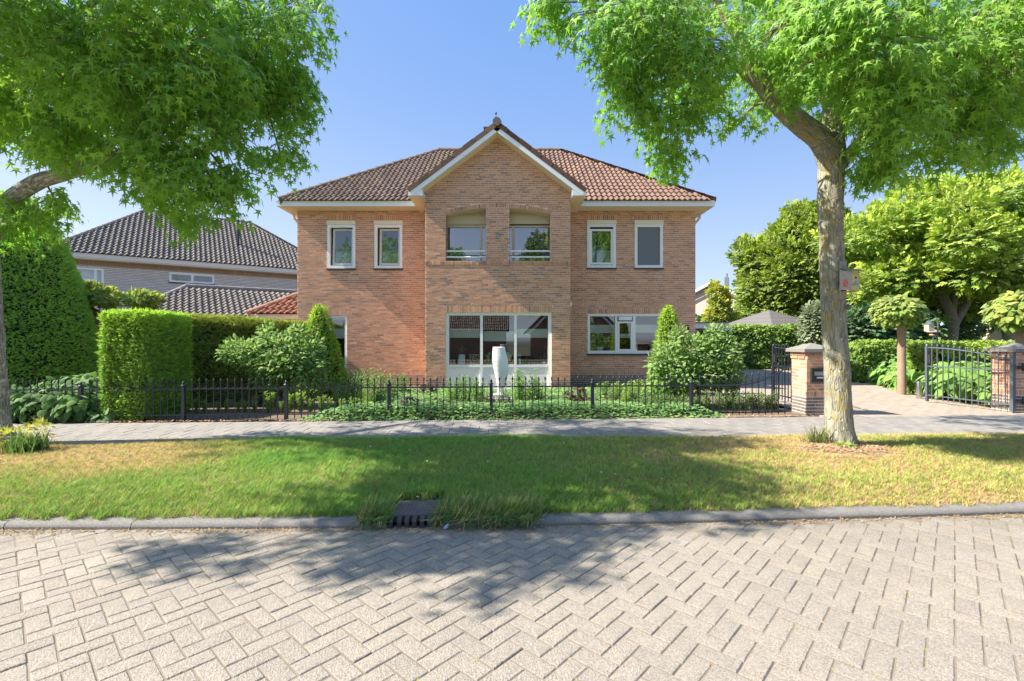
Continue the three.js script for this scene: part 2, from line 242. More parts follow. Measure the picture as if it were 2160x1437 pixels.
{
  const P = [], I = [], U = [], C = [], nu = 260, nv = 36; const g0 = rgb(0.13, 0.18, 0.045), g1 = rgb(0.42, 0.3, 0.14), c = new THREE.Color();
  for (let i = 0; i <= nu; i++) for (let j = 0; j <= nv; j++) { const u = lerp(-13, 13, i / nu), v = lerp(KERB(u) + 0.1, 6.9, j / nv); P.push(u, (u > -0.87 && u < -0.44 && v < 4.2) ? 0.03 : LAWN(u, v) - (j === 0 ? 0.03 : 0) - smooth(lawnEdge(u), lawnEdge(u) + 0.12, v) * 0.06, -v); U.push(u, v); c.lerpColors(g0, g1, clamp(dry(u, v) * 1.1)); C.push(c.r, c.g, c.b); if (i < nu && j < nv) { const q = i * (nv + 1) + j; I.push(q, q + nv + 1, q + 1, q + 1, q + nv + 1, q + nv + 2); } }
  const g = geom(P, I, U); g.setAttribute('color', new THREE.Float32BufferAttribute(C, 3)); g.applyMatrix4(MS);
  const m = std(1, 1, 1, 1, { vertexColors: true, map: mottle });
  const lawn = tag(put('lawn', g, m), 'strip of mown grass between the kerb and the pavement', null, null, 'structure');
  const r = rng(23), lists = [[], [], []];
  for (let i = 0; i < 110000; i++) {
    const u = (r() - 0.5) * 17.5, v = lerp(3.86, 6.95, Math.pow(r(), 1.12)); if (v < KERB(u) + 0.115 - 0.05 * (hash(u * 9, 1) > 0.5) || v > lawnEdge(u) + 0.09 * r() || (u > -0.87 && u < -0.44 && v < 4.19)) continue;
    const d = dry(u, v), bare = Math.hypot(u - 4.15, (v - 5.7) * 1.2) < 0.5; if (bare && r() < 0.85) continue; if (r() < d * 0.3) continue;
    const lush = 1 - d, k = r() < d * 0.85 ? 1 : 0, s = (0.55 + 0.5 * lush + 0.35 * r()) * (v > lawnEdge(u) - 0.25 ? 1.25 : 1), t = 0.75 + 0.5 * r();
    const col = k ? rgb(0.6 * t, 0.45 * t, 0.2 * t) : rgb(lerp(0.24, 0.46, d) * t, lerp(0.45, 0.49, d) * t, lerp(0.065, 0.11, d) * t);
    lists[(r() * 3) | 0].push({ m: street(trs(V(u, LAWN(u, v) - 0.01, -v), gauss(r) * 0.15, r() * 6.3, gauss(r) * 0.15, V(s, s * (k ? 0.75 : 1), s))), c: col });
  }
  // long grass hanging over the kerb beside the drain
  for (let i = 0; i < 1500; i++) { const u = i < 1150 ? lerp(-0.28, 0.3, Math.pow(r(), 0.8)) : i < 1330 ? lerp(-0.47, -0.3, r()) : lerp(-1.1, -0.86, r()), v = KERB(u) + 0.03 + 0.3 * Math.pow(r(), 1.6), t = 0.75 + 0.5 * r(), s = 0.8 + r() * 1.2; lists[(r() * 3) | 0].push({ m: street(trs(V(u, 0.05, -v), 0.25 + 0.75 * smooth(0.16, 0.03, v - KERB(u)) + gauss(r) * 0.3, r() * 0.5 - 0.25, gauss(r) * 0.3, V(s, s, s))), c: r() < 0.25 ? rgb(0.5 * t, 0.42 * t, 0.17 * t) : rgb(0.15 * t, 0.28 * t, 0.05 * t) }); }
  const gm = leafMat(1, 1, 1, 0.35);
  lists.forEach((l, k) => scatter('grass', tuftGeo(7, 0.062, 0.0024, 0.75, 31 + k), gm, l, lawn));
  // clover, plantain rosettes and a few daisies in the turf
  const weeds = []; for (let i = 0; i < 900; i++) { const u = gauss(r) * 3.2 - 0.5, v = lerp(3.95, 6.6, r()); if (r() < dry(u, v) || (u > -0.9 && u < -0.42 && v < 4.25)) continue; const t = 0.8 + 0.4 * r(); for (let k = 0; k < 3; k++) { const a = r() * 6.3; weeds.push({ m: street(aim(V(Math.cos(a), 0.4, Math.sin(a)), V(0, 1, 0), V(u, LAWN(u, v) + 0.02, -v), 0.03 + 0.03 * r())), c: rgb(0.15 * t, 0.29 * t, 0.08 * t) }); } }
  scatter('clover', LEAF.oval, gm, weeds, lawn);
  const dz = []; for (let i = 0; i < 12; i++) { const u = gauss(r) * 2.2, v = lerp(4, 6.3, r()); dz.push({ m: street(trs(V(u, LAWN(u, v) + 0.05, -v), 0.2, r() * 6, 0, V(1, 1, 1))) }); }
  scatter('daisy', new THREE.CylinderGeometry(0.011, 0.009, 0.004, 7), std(0.8, 0.8, 0.76, 0.8), dz, lawn);
  const lit = gutterList.map(([u, v, q]) => ({ m: street(aim(V(gauss(r), 0.15, gauss(r)), V(gauss(r) * 0.5, 1, gauss(r) * 0.5), V(u, 0.001 + 0.006 * r(), -v), 0.008 + 0.02 * r())), c: q < 0.6 ? rgb(0.27, 0.19, 0.1) : q < 0.8 ? rgb(0.36, 0.2, 0.09) : rgb(0.34, 0.29, 0.15) }));
  tag(scatter('leaf_litter', LEAF.oval, std(1, 1, 1, 1, { side: THREE.DoubleSide }), lit), 'brown dry leaves and bud scales gathered in the gutter along the kerb', 'litter');
  const lit2 = []; for (let i = 0; i < 3200; i++) { const a = i < 1900; let u, v, h; if (a) { u = lerp(-7.5, 6.5, r()); v = 8.3 - Math.abs(gauss(r)) * 0.09 + 0.1; h = 0.09; if (r() > fbm(u * 1.4, 2, 13, 3) * 1.5) continue; } else { u = 4.15 + gauss(r) * 0.55; v = 5.65 + gauss(r) * 0.24; h = LAWN(u, v) + 0.012; } lit2.push({ m: street(aim(V(gauss(r), 0.1, gauss(r)), V(gauss(r) * 0.3, 1, gauss(r) * 0.3), V(u, h + 0.008 * r(), -v), 0.02 + 0.035 * r())), c: r() < 0.5 ? rgb(0.45, 0.24, 0.13) : rgb(0.42, 0.31, 0.2) }); }
  tag(scatter('leaf_litter', LEAF.oval, std(1, 1, 1, 1, { side: THREE.DoubleSide }), lit2), 'reddish dry leaf scraps along the fence foot and round the tree base', 'litter');
}
{
  const base = box(-13, 13, -0.08, 0.058, -8.36, -6.6).applyMatrix4(MS);
  const walk = tag(put('pavement', base, M.sand), 'pavement of square grey concrete tiles along the iron fence', null, null, 'structure');
  const r = rng(29), g = [0, 1, 2, 3].map((k) => chamferBox(0.296, 0.05, 0.296, 0.005, k * 0.41)), all = [];
  for (let row = 0; row < 6; row++) for (let k = -46; k < 46; k++) { const u = (k + (row % 2) * 0.5) * 0.3, v = 6.68 + row * 0.3; if (v > 8.35) continue; all.push({ m: street(trs(V(u, 0.075 + gauss(r) * 0.0022 + 0.008 * (fbm(u * 0.7, v, 15, 2) - 0.5), -v), gauss(r) * 0.007, gauss(r) * 0.006, gauss(r) * 0.007)), d: Math.hypot(u, v), t: 0.9 + 0.2 * r() }); }
  all.sort((a, b) => a.d - b.d);
  all.slice(0, 300).forEach((e) => putAt('paving_tile', g[(r() * 4) | 0], M.tile[(r() * 4) | 0], walk, e.m));
  scatter('tile_field', g[0], M.tile[0], all.slice(300).map((e) => ({ m: e.m, c: rgb(e.t, e.t, e.t) })), walk);
}
{
  // driveway: from the pavement back past the right side of the house
  const sh = new THREE.Shape([[5.5, 8.37], [12.8, 8.37], [12.8, 8.9], [9.75, 9.1], [9.9, 11.4], [10.9, 14], [12.5, 17], [12.8, 24], [5.75, 24], [5.75, 10]].map((p) => new THREE.Vector2(...p)));
  const inside = (x, y) => { const q = sh.getPoints(); let c = false; for (let i = 0, j = q.length - 1; i < q.length; j = i++) if ((q[i].y > y) !== (q[j].y > y) && x < ((q[j].x - q[i].x) * (y - q[i].y)) / (q[j].y - q[i].y) + q[i].x) c = !c; return c; };
  const g = new THREE.ShapeGeometry(sh).rotateX(-Math.PI / 2).translate(0, 0.055, 0);
  const dw = tag(put('driveway', g, M.sand), 'driveway of pale brown pavers between the two brick gate pillars', null, null, 'structure');
  const r = rng(37), W = 0.1055, list = [], pg = chamferBox(0.2065, 0.05, 0.1015, 0.005);
  for (let x = 45; x < 130; x++) for (let y = 70; y < 235; y++) { const k = (((x - y) % 4) + 4) % 4; if (k !== 0 && k !== 3) continue; const cx = (k === 0 ? x + 1 : x + 0.5) * W, cy = (k === 0 ? y + 0.5 : y + 1) * W; if (!inside(cx, cy) || cy < 8.45) continue; const t = 0.88 + 0.24 * r(), w = 0.95 + 0.1 * r(); list.push({ m: trs(V(cx, 0.075 + 0.02 * smooth(10, 8.4, cy) + gauss(r) * 0.002, -cy), gauss(r) * 0.008, k === 3 ? Math.PI / 2 : 0, gauss(r) * 0.008), c: rgb(t, t * 0.93, t * 0.87 * w) }); }
  scatter('paver_field', pg, std(0.46, 0.415, 0.37, 0.92, { map: speck }), list, dw);
}
{
  const g = new THREE.PlaneGeometry(15.5, 7, 60, 30).rotateX(-Math.PI / 2).translate(-2.2, 0, -11.88); const p = g.attributes.position; for (let i = 0; i < p.count; i++) p.setY(i, 0.06 + 0.05 * (fbm(p.getX(i) * 1.5, p.getZ(i) * 1.5, 81, 3) - 0.5));
  g.computeVertexNormals(); tag(put('garden_soil', g, std(0.2, 0.15, 0.11, 1, { map: mottle })), 'pale crumbly soil of the front garden behind the fence', null, null, 'structure');
  tag(put('garden_bed', box(9.6, 20, -0.08, 0.05, -26, -8.9), M.soil), 'planted earth to the right of the driveway', null, null, 'structure');
}

// ---------------------------------------------------------------- brick walls
const brickGeo = (l, h, t) => new THREE.BoxGeometry(l, h, t);
const BRICK = brickGeo(1, 1, 1), brickMats = [[0.63, 0.37, 0.255], [0.58, 0.32, 0.215], [0.67, 0.41, 0.29], [0.48, 0.3, 0.235], [0.36, 0.24, 0.205], [0.61, 0.35, 0.235], [0.7, 0.45, 0.33], [0.55, 0.29, 0.195]].map((c) => std(c[0] * 1.16, c[1] * 1.03, c[2] * 0.92, 0.95, { map: grain }));
const brickAll = std(1, 1, 1, 0.95, { map: grain });
const brickTone = (r) => { const q = r(), c = q < 0.2 ? [0.63, 0.37, 0.255] : q < 0.38 ? [0.58, 0.32, 0.215] : q < 0.54 ? [0.67, 0.41, 0.29] : q < 0.68 ? [0.48, 0.3, 0.235] : q < 0.74 ? [0.38, 0.25, 0.21] : q < 0.9 ? [0.61, 0.35, 0.235] : [0.7, 0.45, 0.33], t = 0.9 + 0.2 * r(); return rgb(c[0] * t * 1.16, c[1] * t * 1.03, c[2] * t * 0.92); };
const darkTone = (r) => { const t = 0.75 + 0.5 * r(); return rgb(0.18 * t, 0.15 * t, 0.138 * t); };
// bricks on a wall: P0 the wall's lower left corner seen from outside, U along it, N outwards; free(y) lists the open [x0, x1] runs of a course
function courses(out, r, P0, U, N, y0, y1, free, { pitch = 0.0602, L = 0.2195, tone = brickTone, big = false, proud = 0.0005 } = {}) {
  const up = V(0, 1, 0), n = Math.round((y1 - y0) / pitch); pitch = (y1 - y0) / n; courses.top = (y) => y0 + Math.ceil((y - y0) / pitch - 0.5) * pitch;
  for (let k = 0; k < n; k++) {
    const y = y0 + (k + 0.5) * pitch, shift = (k % 2) * L * 0.5 + ((k >> 1) % 3 === 1 ? L * 0.25 : 0);
    for (const [a, b] of free(y)) for (let j = Math.floor((a - shift) / L); ; j++) {
      const x0 = Math.max(a, j * L + shift), x1 = Math.min(b, (j + 1) * L + shift); if (j * L + shift > b) break; if (x1 - x0 < 0.035) continue;
      const w = x1 - x0 - 0.01, x = (x0 + x1) / 2, t = gauss(r) * 0.011, e = gauss(r) * 0.018;
      const u = U.clone().addScaledVector(N, t).normalize(), v = up.clone().addScaledVector(N, e).normalize(), nn = V().crossVectors(u, v).normalize(); v.crossVectors(nn, u);
      const p = P0.clone().addScaledVector(U, x).addScaledVector(up, y + gauss(r) * 0.0012).addScaledVector(N, proud - 0.02 + gauss(r) * 0.0016);
      out.push({ m: basis(u, v, nn, p, V(w * (1 - 0.012 * r()), 0.0432 + 0.0016 * r(), 0.05)), c: tone(r), big: big && w > 0.18, p });
    }
  }
}
function soldiers(out, r, P0, U, N, x0, x1, y0, h, { tone = brickTone, pitch = 0.0602, proud = -0.002 } = {}) {   // upright bricks in a row
  const n = Math.round((x1 - x0) / pitch), w = (x1 - x0) / n, up = V(0, 1, 0);
  for (let k = 0; k < n; k++) { const t = gauss(r) * 0.018, u = U.clone().addScaledVector(N, t).normalize(), nn = V().crossVectors(u, up).normalize(); const p = P0.clone().addScaledVector(U, x0 + (k + 0.5) * w).addScaledVector(up, y0 + h / 2).addScaledVector(N, proud - 0.02 + gauss(r) * 0.0016); out.push({ m: basis(u, up, nn, p, V(w - 0.011, h - 0.008, 0.05)), c: tone(r), p }); }
}
const gaps = (a, b, holes) => { let runs = [[a, b]]; for (const [h0, h1] of holes) runs = runs.flatMap(([p, q]) => (h1 <= p || h0 >= q ? [[p, q]] : [[p, h0], [h1, q]].filter(([s, e]) => e - s > 0.02))); return runs; };
function wallCore(x0, x1, y0, top, holes, thick) {       // an upright slab in x, y with holes, front face at z = 0
  const s = new THREE.Shape([new THREE.Vector2(x0, y0), new THREE.Vector2(x1, y0), ...top.map((p) => new THREE.Vector2(...p))]);
  for (const h of holes) s.holes.push(new THREE.Path(h.map((p) => new THREE.Vector2(...p))));
  return new THREE.ExtrudeGeometry(s, { depth: thick, bevelEnabled: false }).translate(0, 0, -thick);
}
const rect = (x0, x1, y0, y1) => [[x0, y0], [x0, y1], [x1, y1], [x1, y0]];
// ---------------------------------------------------------------- the brick house
const ZB = -13.45, ZW = -14.75, ZR = -22.05, XL = -6.616, XR = 5.652, CL = -2.437, CR = 1.638, EAVE = 5.44;
const house = thing('brick_house', 'wide red-brown brick house with a central gabled bay and balcony openings', 'house', V(-0.48, 0, ZW));
const X1 = V(1, 0, 0), Z1 = V(0, 0, 1), Y1 = V(0, 1, 0);
// openings, in metres: [x0, x1, y0, y1]
const OPEN = {
  left: [[-5.681, -4.819, 3.67, 5.13], [-4.235, -3.374, 3.67, 5.13], [-5.666, -5.089, 0.3036, 2.231]],
  right: [[2.315, 3.198, 3.684, 5.145], [3.775, 4.644, 3.684, 5.145], [2.337, 4.629, 1.048, 2.275]],
  bay: [[-1.864, 1.105, 0.01844, 2.242]],
};
const LOG = { x0: -1.864, x1: -0.7324, x2: -0.0799, x3: 1.079, y: 3.681, xc: -0.3995, yc: 5.188, R: 5.8 };
const arch = (x) => LOG.yc - (LOG.R - Math.sqrt(LOG.R ** 2 - (x - LOG.xc) ** 2)), archInv = (y) => Math.sqrt(Math.max(0, LOG.R ** 2 - (y - LOG.yc + LOG.R) ** 2));
const arcHole = (a, b) => { const p = [[a, LOG.y], [b, LOG.y]].reverse(); const o = [[a, LOG.y]]; for (let i = 0; i <= 10; i++) { const x = lerp(a, b, i / 10); o.push([x, arch(x)]); } o.push([b, LOG.y]); return o; };
{
  const wall = (g, z) => put('wall', g.translate(0, 0, z), M.mortar, house);
  wall(wallCore(XL, CL + 0.2, -0.1, [[CL + 0.2, EAVE], [XL, EAVE]], OPEN.left.map((o) => rect(...o)), 0.28), ZW);
  wall(wallCore(CR - 0.2, XR, -0.1, [[XR, EAVE], [CR - 0.2, EAVE]], OPEN.right.map((o) => rect(...o)), 0.28), ZW);
  const gt = 5.735, ga = 7.265, cx = (CL + CR) / 2;
  wall(wallCore(CL, CR, -0.1, [[CR, gt], [cx, ga], [CL, gt]], [rect(...OPEN.bay[0]), arcHole(LOG.x0, LOG.x1), arcHole(LOG.x2, LOG.x3)], 0.4), ZB);
  put('wall', box(CL, CL + 0.2, -0.1, gt - 0.03, ZW - 0.0, ZB - 0.4), M.mortar, house); put('wall', box(CR - 0.2, CR, -0.1, gt - 0.03, ZW - 0.0, ZB - 0.4), M.mortar, house);
  put('wall', [box(XL, XL + 0.28, -0.1, EAVE, ZR, ZW - 0.28), box(XR - 0.28, XR, -0.1, EAVE, ZR, ZW - 0.28), box(XL + 0.28, XR - 0.28, -0.1, EAVE, ZR, ZR + 0.28)], M.mortar, house);
  // bricks
  const r = rng(101), list = [], soldH = 0.165;
  const wing = (x0, x1, holes, plinthTone, bandY) => {
    const P = V(0, 0, ZW), free = (y) => gaps(x0, x1, holes.flatMap(([a, b, c, d]) => (y > c && y < d ? [[a, b]] : y >= d && y < d + soldH ? [[a - 0.02, b + 0.02]] : [])));
    courses(list, r, P, X1, Z1, 0, bandY, free, { tone: plinthTone });
    soldiers(list, r, P, X1, Z1, x0, x1, bandY, 0.1);
    courses(list, r, P, X1, Z1, bandY + 0.102, EAVE, free);
    for (const [a, b, c, d] of holes) soldiers(list, r, P, X1, Z1, a - 0.02, b + 0.02, d, courses.top(d + soldH) - d);
  };
  wing(XL, CL, OPEN.left, (q) => (q() < 0.6 ? rgb(0.36, 0.25, 0.2) : rgb(0.25, 0.2, 0.17)), 0.39); wing(CR, XR, OPEN.right, darkTone, 0.39);  // left plinth browner than the right one: sunlit look put into the tone
  const P = V(0, 0, ZB), w = OPEN.bay[0], bandB = 0.355, railY = LOG.y - 0.105;
  const bayFree = (y) => {
    const holes = [], top = gt + (ga - gt) * 0 + 0;
    if (y > w[2] && y < w[3]) holes.push([w[0], w[1]]); else if (y >= w[3] && y < w[3] + soldH) holes.push([w[0] - 0.03, w[1] + 0.03]);
    if (y > LOG.y && y < arch(LOG.x0) + 0.02) holes.push([LOG.x0, LOG.x1], [LOG.x2, LOG.x3]);
    const ringTop = arch(LOG.x0) + 0.125;
    if (y >= arch(LOG.x0) + 0.02 && y < LOG.yc + 0.125) { const inner = archInv(y), outer = Math.sqrt(Math.max(0, (LOG.R + 0.125) ** 2 - (y - LOG.yc + LOG.R) ** 2)); const hw = Math.min(outer, LOG.xc - LOG.x0 + 0.04); if (y < LOG.yc) { holes.push([LOG.xc - hw, Math.max(LOG.xc - hw, LOG.x1)], [Math.min(LOG.x2, LOG.xc + hw), LOG.xc + hw]); if (inner < LOG.xc - LOG.x1) holes.push([LOG.xc - hw, LOG.xc - inner], [LOG.xc + inner, LOG.xc + hw]); } else holes.push([LOG.xc - hw, LOG.xc + hw]); }
    const half = y < gt ? (CR - CL) / 2 : ((ga - y) / (ga - gt)) * (CR - CL) / 2; if (half < 0.06) return [];
    return gaps(cx - half, cx + half, holes);
  };
  courses(list, r, P, X1, Z1, 0, bandB, bayFree, { tone: (q) => (q() < 0.6 ? rgb(0.36, 0.25, 0.2) : rgb(0.25, 0.2, 0.17)) });  // bay plinth browned like the left wing, sunlight put into the tone
  soldiers(list, r, P, X1, Z1, CL, w[0], bandB, 0.1); soldiers(list, r, P, X1, Z1, w[1], CR, bandB, 0.1);
  courses(list, r, P, X1, Z1, bandB + 0.102, railY, bayFree, { big: true }); const bayTop = courses.top(w[3] + soldH);
  soldiers(list, r, P, X1, Z1, CL, CR, railY, 0.1, { proud: 0.012 });
  courses(list, r, P, X1, Z1, railY + 0.102, ga, bayFree, { big: true });
  soldiers(list, r, P, X1, Z1, w[0] - 0.03, w[1] + 0.03, w[3], bayTop - w[3]);
  const half = Math.asin((LOG.xc - LOG.x0 + 0.03) / LOG.R), n = Math.round((2 * half * LOG.R) / 0.0602);   // the flat arch over both openings
  for (let k = 0; k < n; k++) { const a = -half + ((k + 0.5) / n) * 2 * half, u = V(Math.cos(a), -Math.sin(a), 0), v = V(Math.sin(a), Math.cos(a), 0), c = V(LOG.xc, LOG.yc - LOG.R, ZB - 0.013 + gauss(r) * 0.001).addScaledVector(v, LOG.R + 0.055); list.push({ m: basis(u, v, Z1, c, V(0.05, 0.102, 0.05)), c: brickTone(r), p: c }); }
  // reveals of the balcony openings, the bay's flanks, the side walls
  const side = (x, nx, z0, z1, y0, y1, opt) => courses(list, r, V(x, 0, nx < 0 ? z0 : z1), V(0, 0, nx < 0 ? 1 : -1), V(nx, 0, 0), y0, y1, () => [[0, z1 - z0]], opt);
  for (const [x, nx, t] of [[LOG.x0, 1, arch(LOG.x0) + 0.02], [LOG.x1, -1, arch(LOG.x1)], [LOG.x2, 1, arch(LOG.x2)], [LOG.x3, -1, arch(LOG.x3) + 0.02]]) side(x, nx, ZB - 0.4, ZB - 0.008, LOG.y, t);
  side(CL, -1, ZW + 0.01, ZB - 0.008, 0, EAVE); side(CR, 1, ZW + 0.01, ZB - 0.008, 0, EAVE); side(XL, -1, ZR, ZW - 0.008, 0, EAVE); side(XR, 1, ZR, ZW - 0.008, 0, EAVE);
  const eye = V(0, 1.45, 0); list.forEach((e) => { e.d = e.p.distanceTo(eye) + (e.big ? 0 : 50); }); list.sort((a, b) => a.d - b.d);
  list.slice(0, 300).forEach((e) => putAt('brick', BRICK, brickMats[(r() * 8) | 0], house, e.m));
  scatter('brickwork', BRICK, brickAll, list.slice(300), house);
}
const lead = std(0.05, 0.055, 0.06, 0.7);
// roof: underlay, tiles, ridge and hip caps
const ROOF = { x0: -6.987, x1: 6.017, z0: -14.2, z1: -22.6, y: 5.575, a: 4.2 };
const waveTile = (() => { const P = [], I = [], n = 8, w = 0.1625, L = 0.43; for (let i = 0; i <= n; i++) { const s = i / n, x = (s - 0.5) * w, h = 0.038 * (s < 0.62 ? Math.sin((s / 0.62) * Math.PI) : -0.25 * Math.sin(((s - 0.62) / 0.38) * Math.PI)); P.push(x, -L / 2, h + 0.034, x, L / 2, h, x, -L / 2, h - 0.004); } for (let i = 0; i < n; i++) { const a = i * 3; I.push(a, a + 3, a + 1, a + 1, a + 3, a + 4, a + 2, a + 3, a, a + 2, a + 5, a + 3); } return geom(P, I).toNonIndexed(); })(); waveTile.computeVertexNormals();
function tileSlope(out, r, O, U, Vd, wMax, len, keep, tone, row = 0.3, wide = 1) {
  const TW = 0.1625 * wide;
  const N = V().crossVectors(U, Vd).normalize();
  for (let v = 0; v < Math.floor(len / row); v++) for (let k = 0; k < Math.floor(wMax / TW); k++) { const uu = (k + 0.5) * TW, vv = (v + 0.5) * row, p = O.clone().addScaledVector(U, uu).addScaledVector(Vd, vv); if (!keep(uu, vv, p)) continue; p.addScaledVector(N, 0.012 + gauss(r) * 0.002); const t = gauss(r) * 0.008; out.push({ m: basis(U.clone().addScaledVector(Vd, t).normalize(), Vd.clone().addScaledVector(U, -t), N, p, V(wide, row / 0.405, wide > 1 ? 1.5 : 1)), c: tone(p, r), p }); }
}
const capGeo = (() => { const g = new THREE.CylinderGeometry(0.115, 0.125, 0.4, 12, 1, true, -Math.PI / 2 - 0.25, Math.PI + 0.5); g.rotateY(Math.PI / 2); const lip = new THREE.CylinderGeometry(0.13, 0.13, 0.035, 12, 1, true, -Math.PI / 2 - 0.25, Math.PI + 0.5).rotateY(Math.PI / 2).translate(0, -0.19, 0); return merge([g, lip]); })();
function capLine(name, parent, A, B, mats, r, up = 0.0) { const d = B.clone().sub(A), n = Math.max(1, Math.round(d.length() / 0.37)); for (let i = 0; i < n; i++) { const p = A.clone().addScaledVector(d, (i + 0.5) / n); p.y += up + gauss(r) * 0.003; const x = d.clone().normalize(), y = V(0, 1, 0).addScaledVector(x, -x.y).normalize(); putAt(name, capGeo, mats[(r() * mats.length) | 0], parent, basis(V().crossVectors(x, y), x, y, p)); } }
{
  const r = rng(131), { x0, x1, z0, z1, y, a } = ROOF, h = a * 0.75, rx0 = x0 + a, rx1 = x1 - a, rz = z0 - a;
  const P = [x0, y, z0, x1, y, z0, x1, y, z1, x0, y, z1, rx0, y + h, rz, rx1, y + h, rz];
  const roof = put('roof', geom(P, [0, 1, 5, 0, 5, 4, 1, 2, 5, 2, 3, 4, 2, 4, 5, 3, 0, 4]).toNonIndexed(), std(0.16, 0.11, 0.085, 0.95), house);
  const cx = -0.41, gy = 7.34, ge = 2.4;
  put('roof', geom([cx - ge, gy - 0.75 * ge, -13.06, cx, gy, -13.06, cx + ge, gy - 0.75 * ge, -13.06, cx - ge, gy - 0.75 * ge, -16.6, cx, gy, -16.7, cx + ge, gy - 0.75 * ge, -16.6], [0, 3, 4, 0, 4, 1, 1, 4, 5, 1, 5, 2]).toNonIndexed(), std(0.16, 0.11, 0.085, 0.95), house);
  const tone = (p, q) => { const t = 0.78 + 0.44 * q(), k = smooth(-2, 2.2, p.x + gauss(q) * 1.0), l = q() < 0.12 ? 1.25 : 1; return rgb(lerp(0.25, 0.25, k) * t * l, lerp(0.175, 0.15, k) * t * l, lerp(0.132, 0.112, k) * t); };  // left tiles greyer, right redder: lichen plus side light put into the colour
  const list = [], gabY = (x) => gy - 0.75 * Math.abs(x - cx);
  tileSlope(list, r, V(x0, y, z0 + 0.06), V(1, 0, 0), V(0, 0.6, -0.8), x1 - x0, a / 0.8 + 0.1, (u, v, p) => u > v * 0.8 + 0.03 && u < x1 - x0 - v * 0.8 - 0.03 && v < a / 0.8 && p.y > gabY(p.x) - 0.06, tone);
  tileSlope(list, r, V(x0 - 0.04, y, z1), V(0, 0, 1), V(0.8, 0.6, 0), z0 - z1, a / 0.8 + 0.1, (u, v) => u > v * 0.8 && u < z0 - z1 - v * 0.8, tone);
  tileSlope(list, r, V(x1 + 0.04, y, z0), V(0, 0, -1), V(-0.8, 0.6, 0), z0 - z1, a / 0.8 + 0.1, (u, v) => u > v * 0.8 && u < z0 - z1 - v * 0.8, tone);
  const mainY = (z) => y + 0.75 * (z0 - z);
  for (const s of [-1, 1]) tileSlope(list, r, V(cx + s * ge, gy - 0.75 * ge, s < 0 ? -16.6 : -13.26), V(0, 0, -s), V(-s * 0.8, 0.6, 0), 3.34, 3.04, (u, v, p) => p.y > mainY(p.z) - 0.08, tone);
  const eye = V(0, 1.45, 0); list.forEach((e) => { e.d = e.p.distanceTo(eye) + (Math.abs(e.p.z - z0) < 4.3 && Math.abs(e.p.x - cx) > 1 ? 0 : 40); }); list.sort((p, q) => p.d - q.d);
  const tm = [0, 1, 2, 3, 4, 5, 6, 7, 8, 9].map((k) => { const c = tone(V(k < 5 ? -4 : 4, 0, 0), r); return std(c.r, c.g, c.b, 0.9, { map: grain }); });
  const tm1 = std(1, 1, 1, 0.9, { map: grain });
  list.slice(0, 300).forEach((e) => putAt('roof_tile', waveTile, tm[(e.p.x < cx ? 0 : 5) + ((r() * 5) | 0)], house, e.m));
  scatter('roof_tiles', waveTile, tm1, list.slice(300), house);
  const caps = [[0.26, 0.195, 0.15], [0.22, 0.16, 0.125], [0.29, 0.23, 0.175]].map((c) => std(...c, 0.95, { map: mottle })), caps2 = [[0.25, 0.16, 0.115], [0.29, 0.2, 0.14], [0.22, 0.13, 0.095]].map((c) => std(...c, 0.95, { map: mottle }));
  capLine('hip_tile', house, V(x0 + 0.05, y + 0.02, z0), V(rx0, y + h, rz), caps, r); capLine('hip_tile', house, V(x1 - 0.05, y + 0.02, z0), V(rx1, y + h, rz), caps2, r); capLine('ridge_tile', house, V(rx0, y + h, rz), V(rx1, y + h, rz), caps, r, 0.01);
  capLine('hip_tile', house, V(x0, y, z1), V(rx0, y + h, rz), caps, r); capLine('hip_tile', house, V(x1, y, z1), V(rx1, y + h, rz), caps2, r);
  capLine('ridge_tile', house, V(cx, gy, -13.0), V(cx, gy, -16.5), caps2, r, 0.015);
  // gable edge: white board, brown verge tiles, round ridge end and a ball finial
  const ang = Math.atan(0.75), slope = (s, t0, t1, h0, h1, za, zb) => { const g = box(t0, t1, h0, h1, za, zb); g.rotateZ(s < 0 ? ang : -ang); if (s > 0) { g.rotateZ(0); } return g; };
  for (const s of [-1, 1]) {
    const L = ge / 0.8, bar = (t0, t1, h0, h1, za, zb) => { const g = box(t0, t1, h0, h1, za, zb); g.rotateZ(ang); if (s > 0) { g.scale(-1, 1, 1); const ix = g.index.array; for (let i = 0; i < ix.length; i += 3) { const q = ix[i]; ix[i] = ix[i + 1]; ix[i + 1] = q; } } g.translate(cx + s * ge, gy - 0.75 * ge, 0); return g; };
    put('verge_board', bar(-0.02, L - 0.015, -0.165, -0.05, -13.07, -13.03), M.fascia, house);
    put('verge_soffit', bar(-0.02, L - 0.01, -0.163, -0.145, -13.44, -13.072), M.soffit, house);
    for (let k = 0; k < 8; k++) { const c = tone(V(s * 4, 0, 0), r); put('verge_tile', [bar(-0.02 + k * 0.382, -0.02 + (k + 1) * 0.382 - 0.02, -0.05, 0.075 + 0.008 * (k % 2), -13.05, -13.018), bar(-0.02 + k * 0.382, -0.02 + (k + 1) * 0.382 - 0.02, 0.06, 0.085 + 0.008 * (k % 2), -13.33, -13.05)], std(c.r * 0.8, c.g * 0.7, c.b * 0.65, 0.9, { map: mottle }), house); }
    const xa = s < 0 ? cx - ge - 0.02 : CR + 0.002, xb = s < 0 ? CL - 0.002 : cx + ge + 0.02;
    put('eave_box', box(xa, xb, 5.405, 5.56, -14.16, -13.035), M.fascia, house);
    put('eave_soffit', box(xa + 0.004, xb - 0.001, 5.385, 5.403, -14.74, -13.05), M.soffit, house);
  }
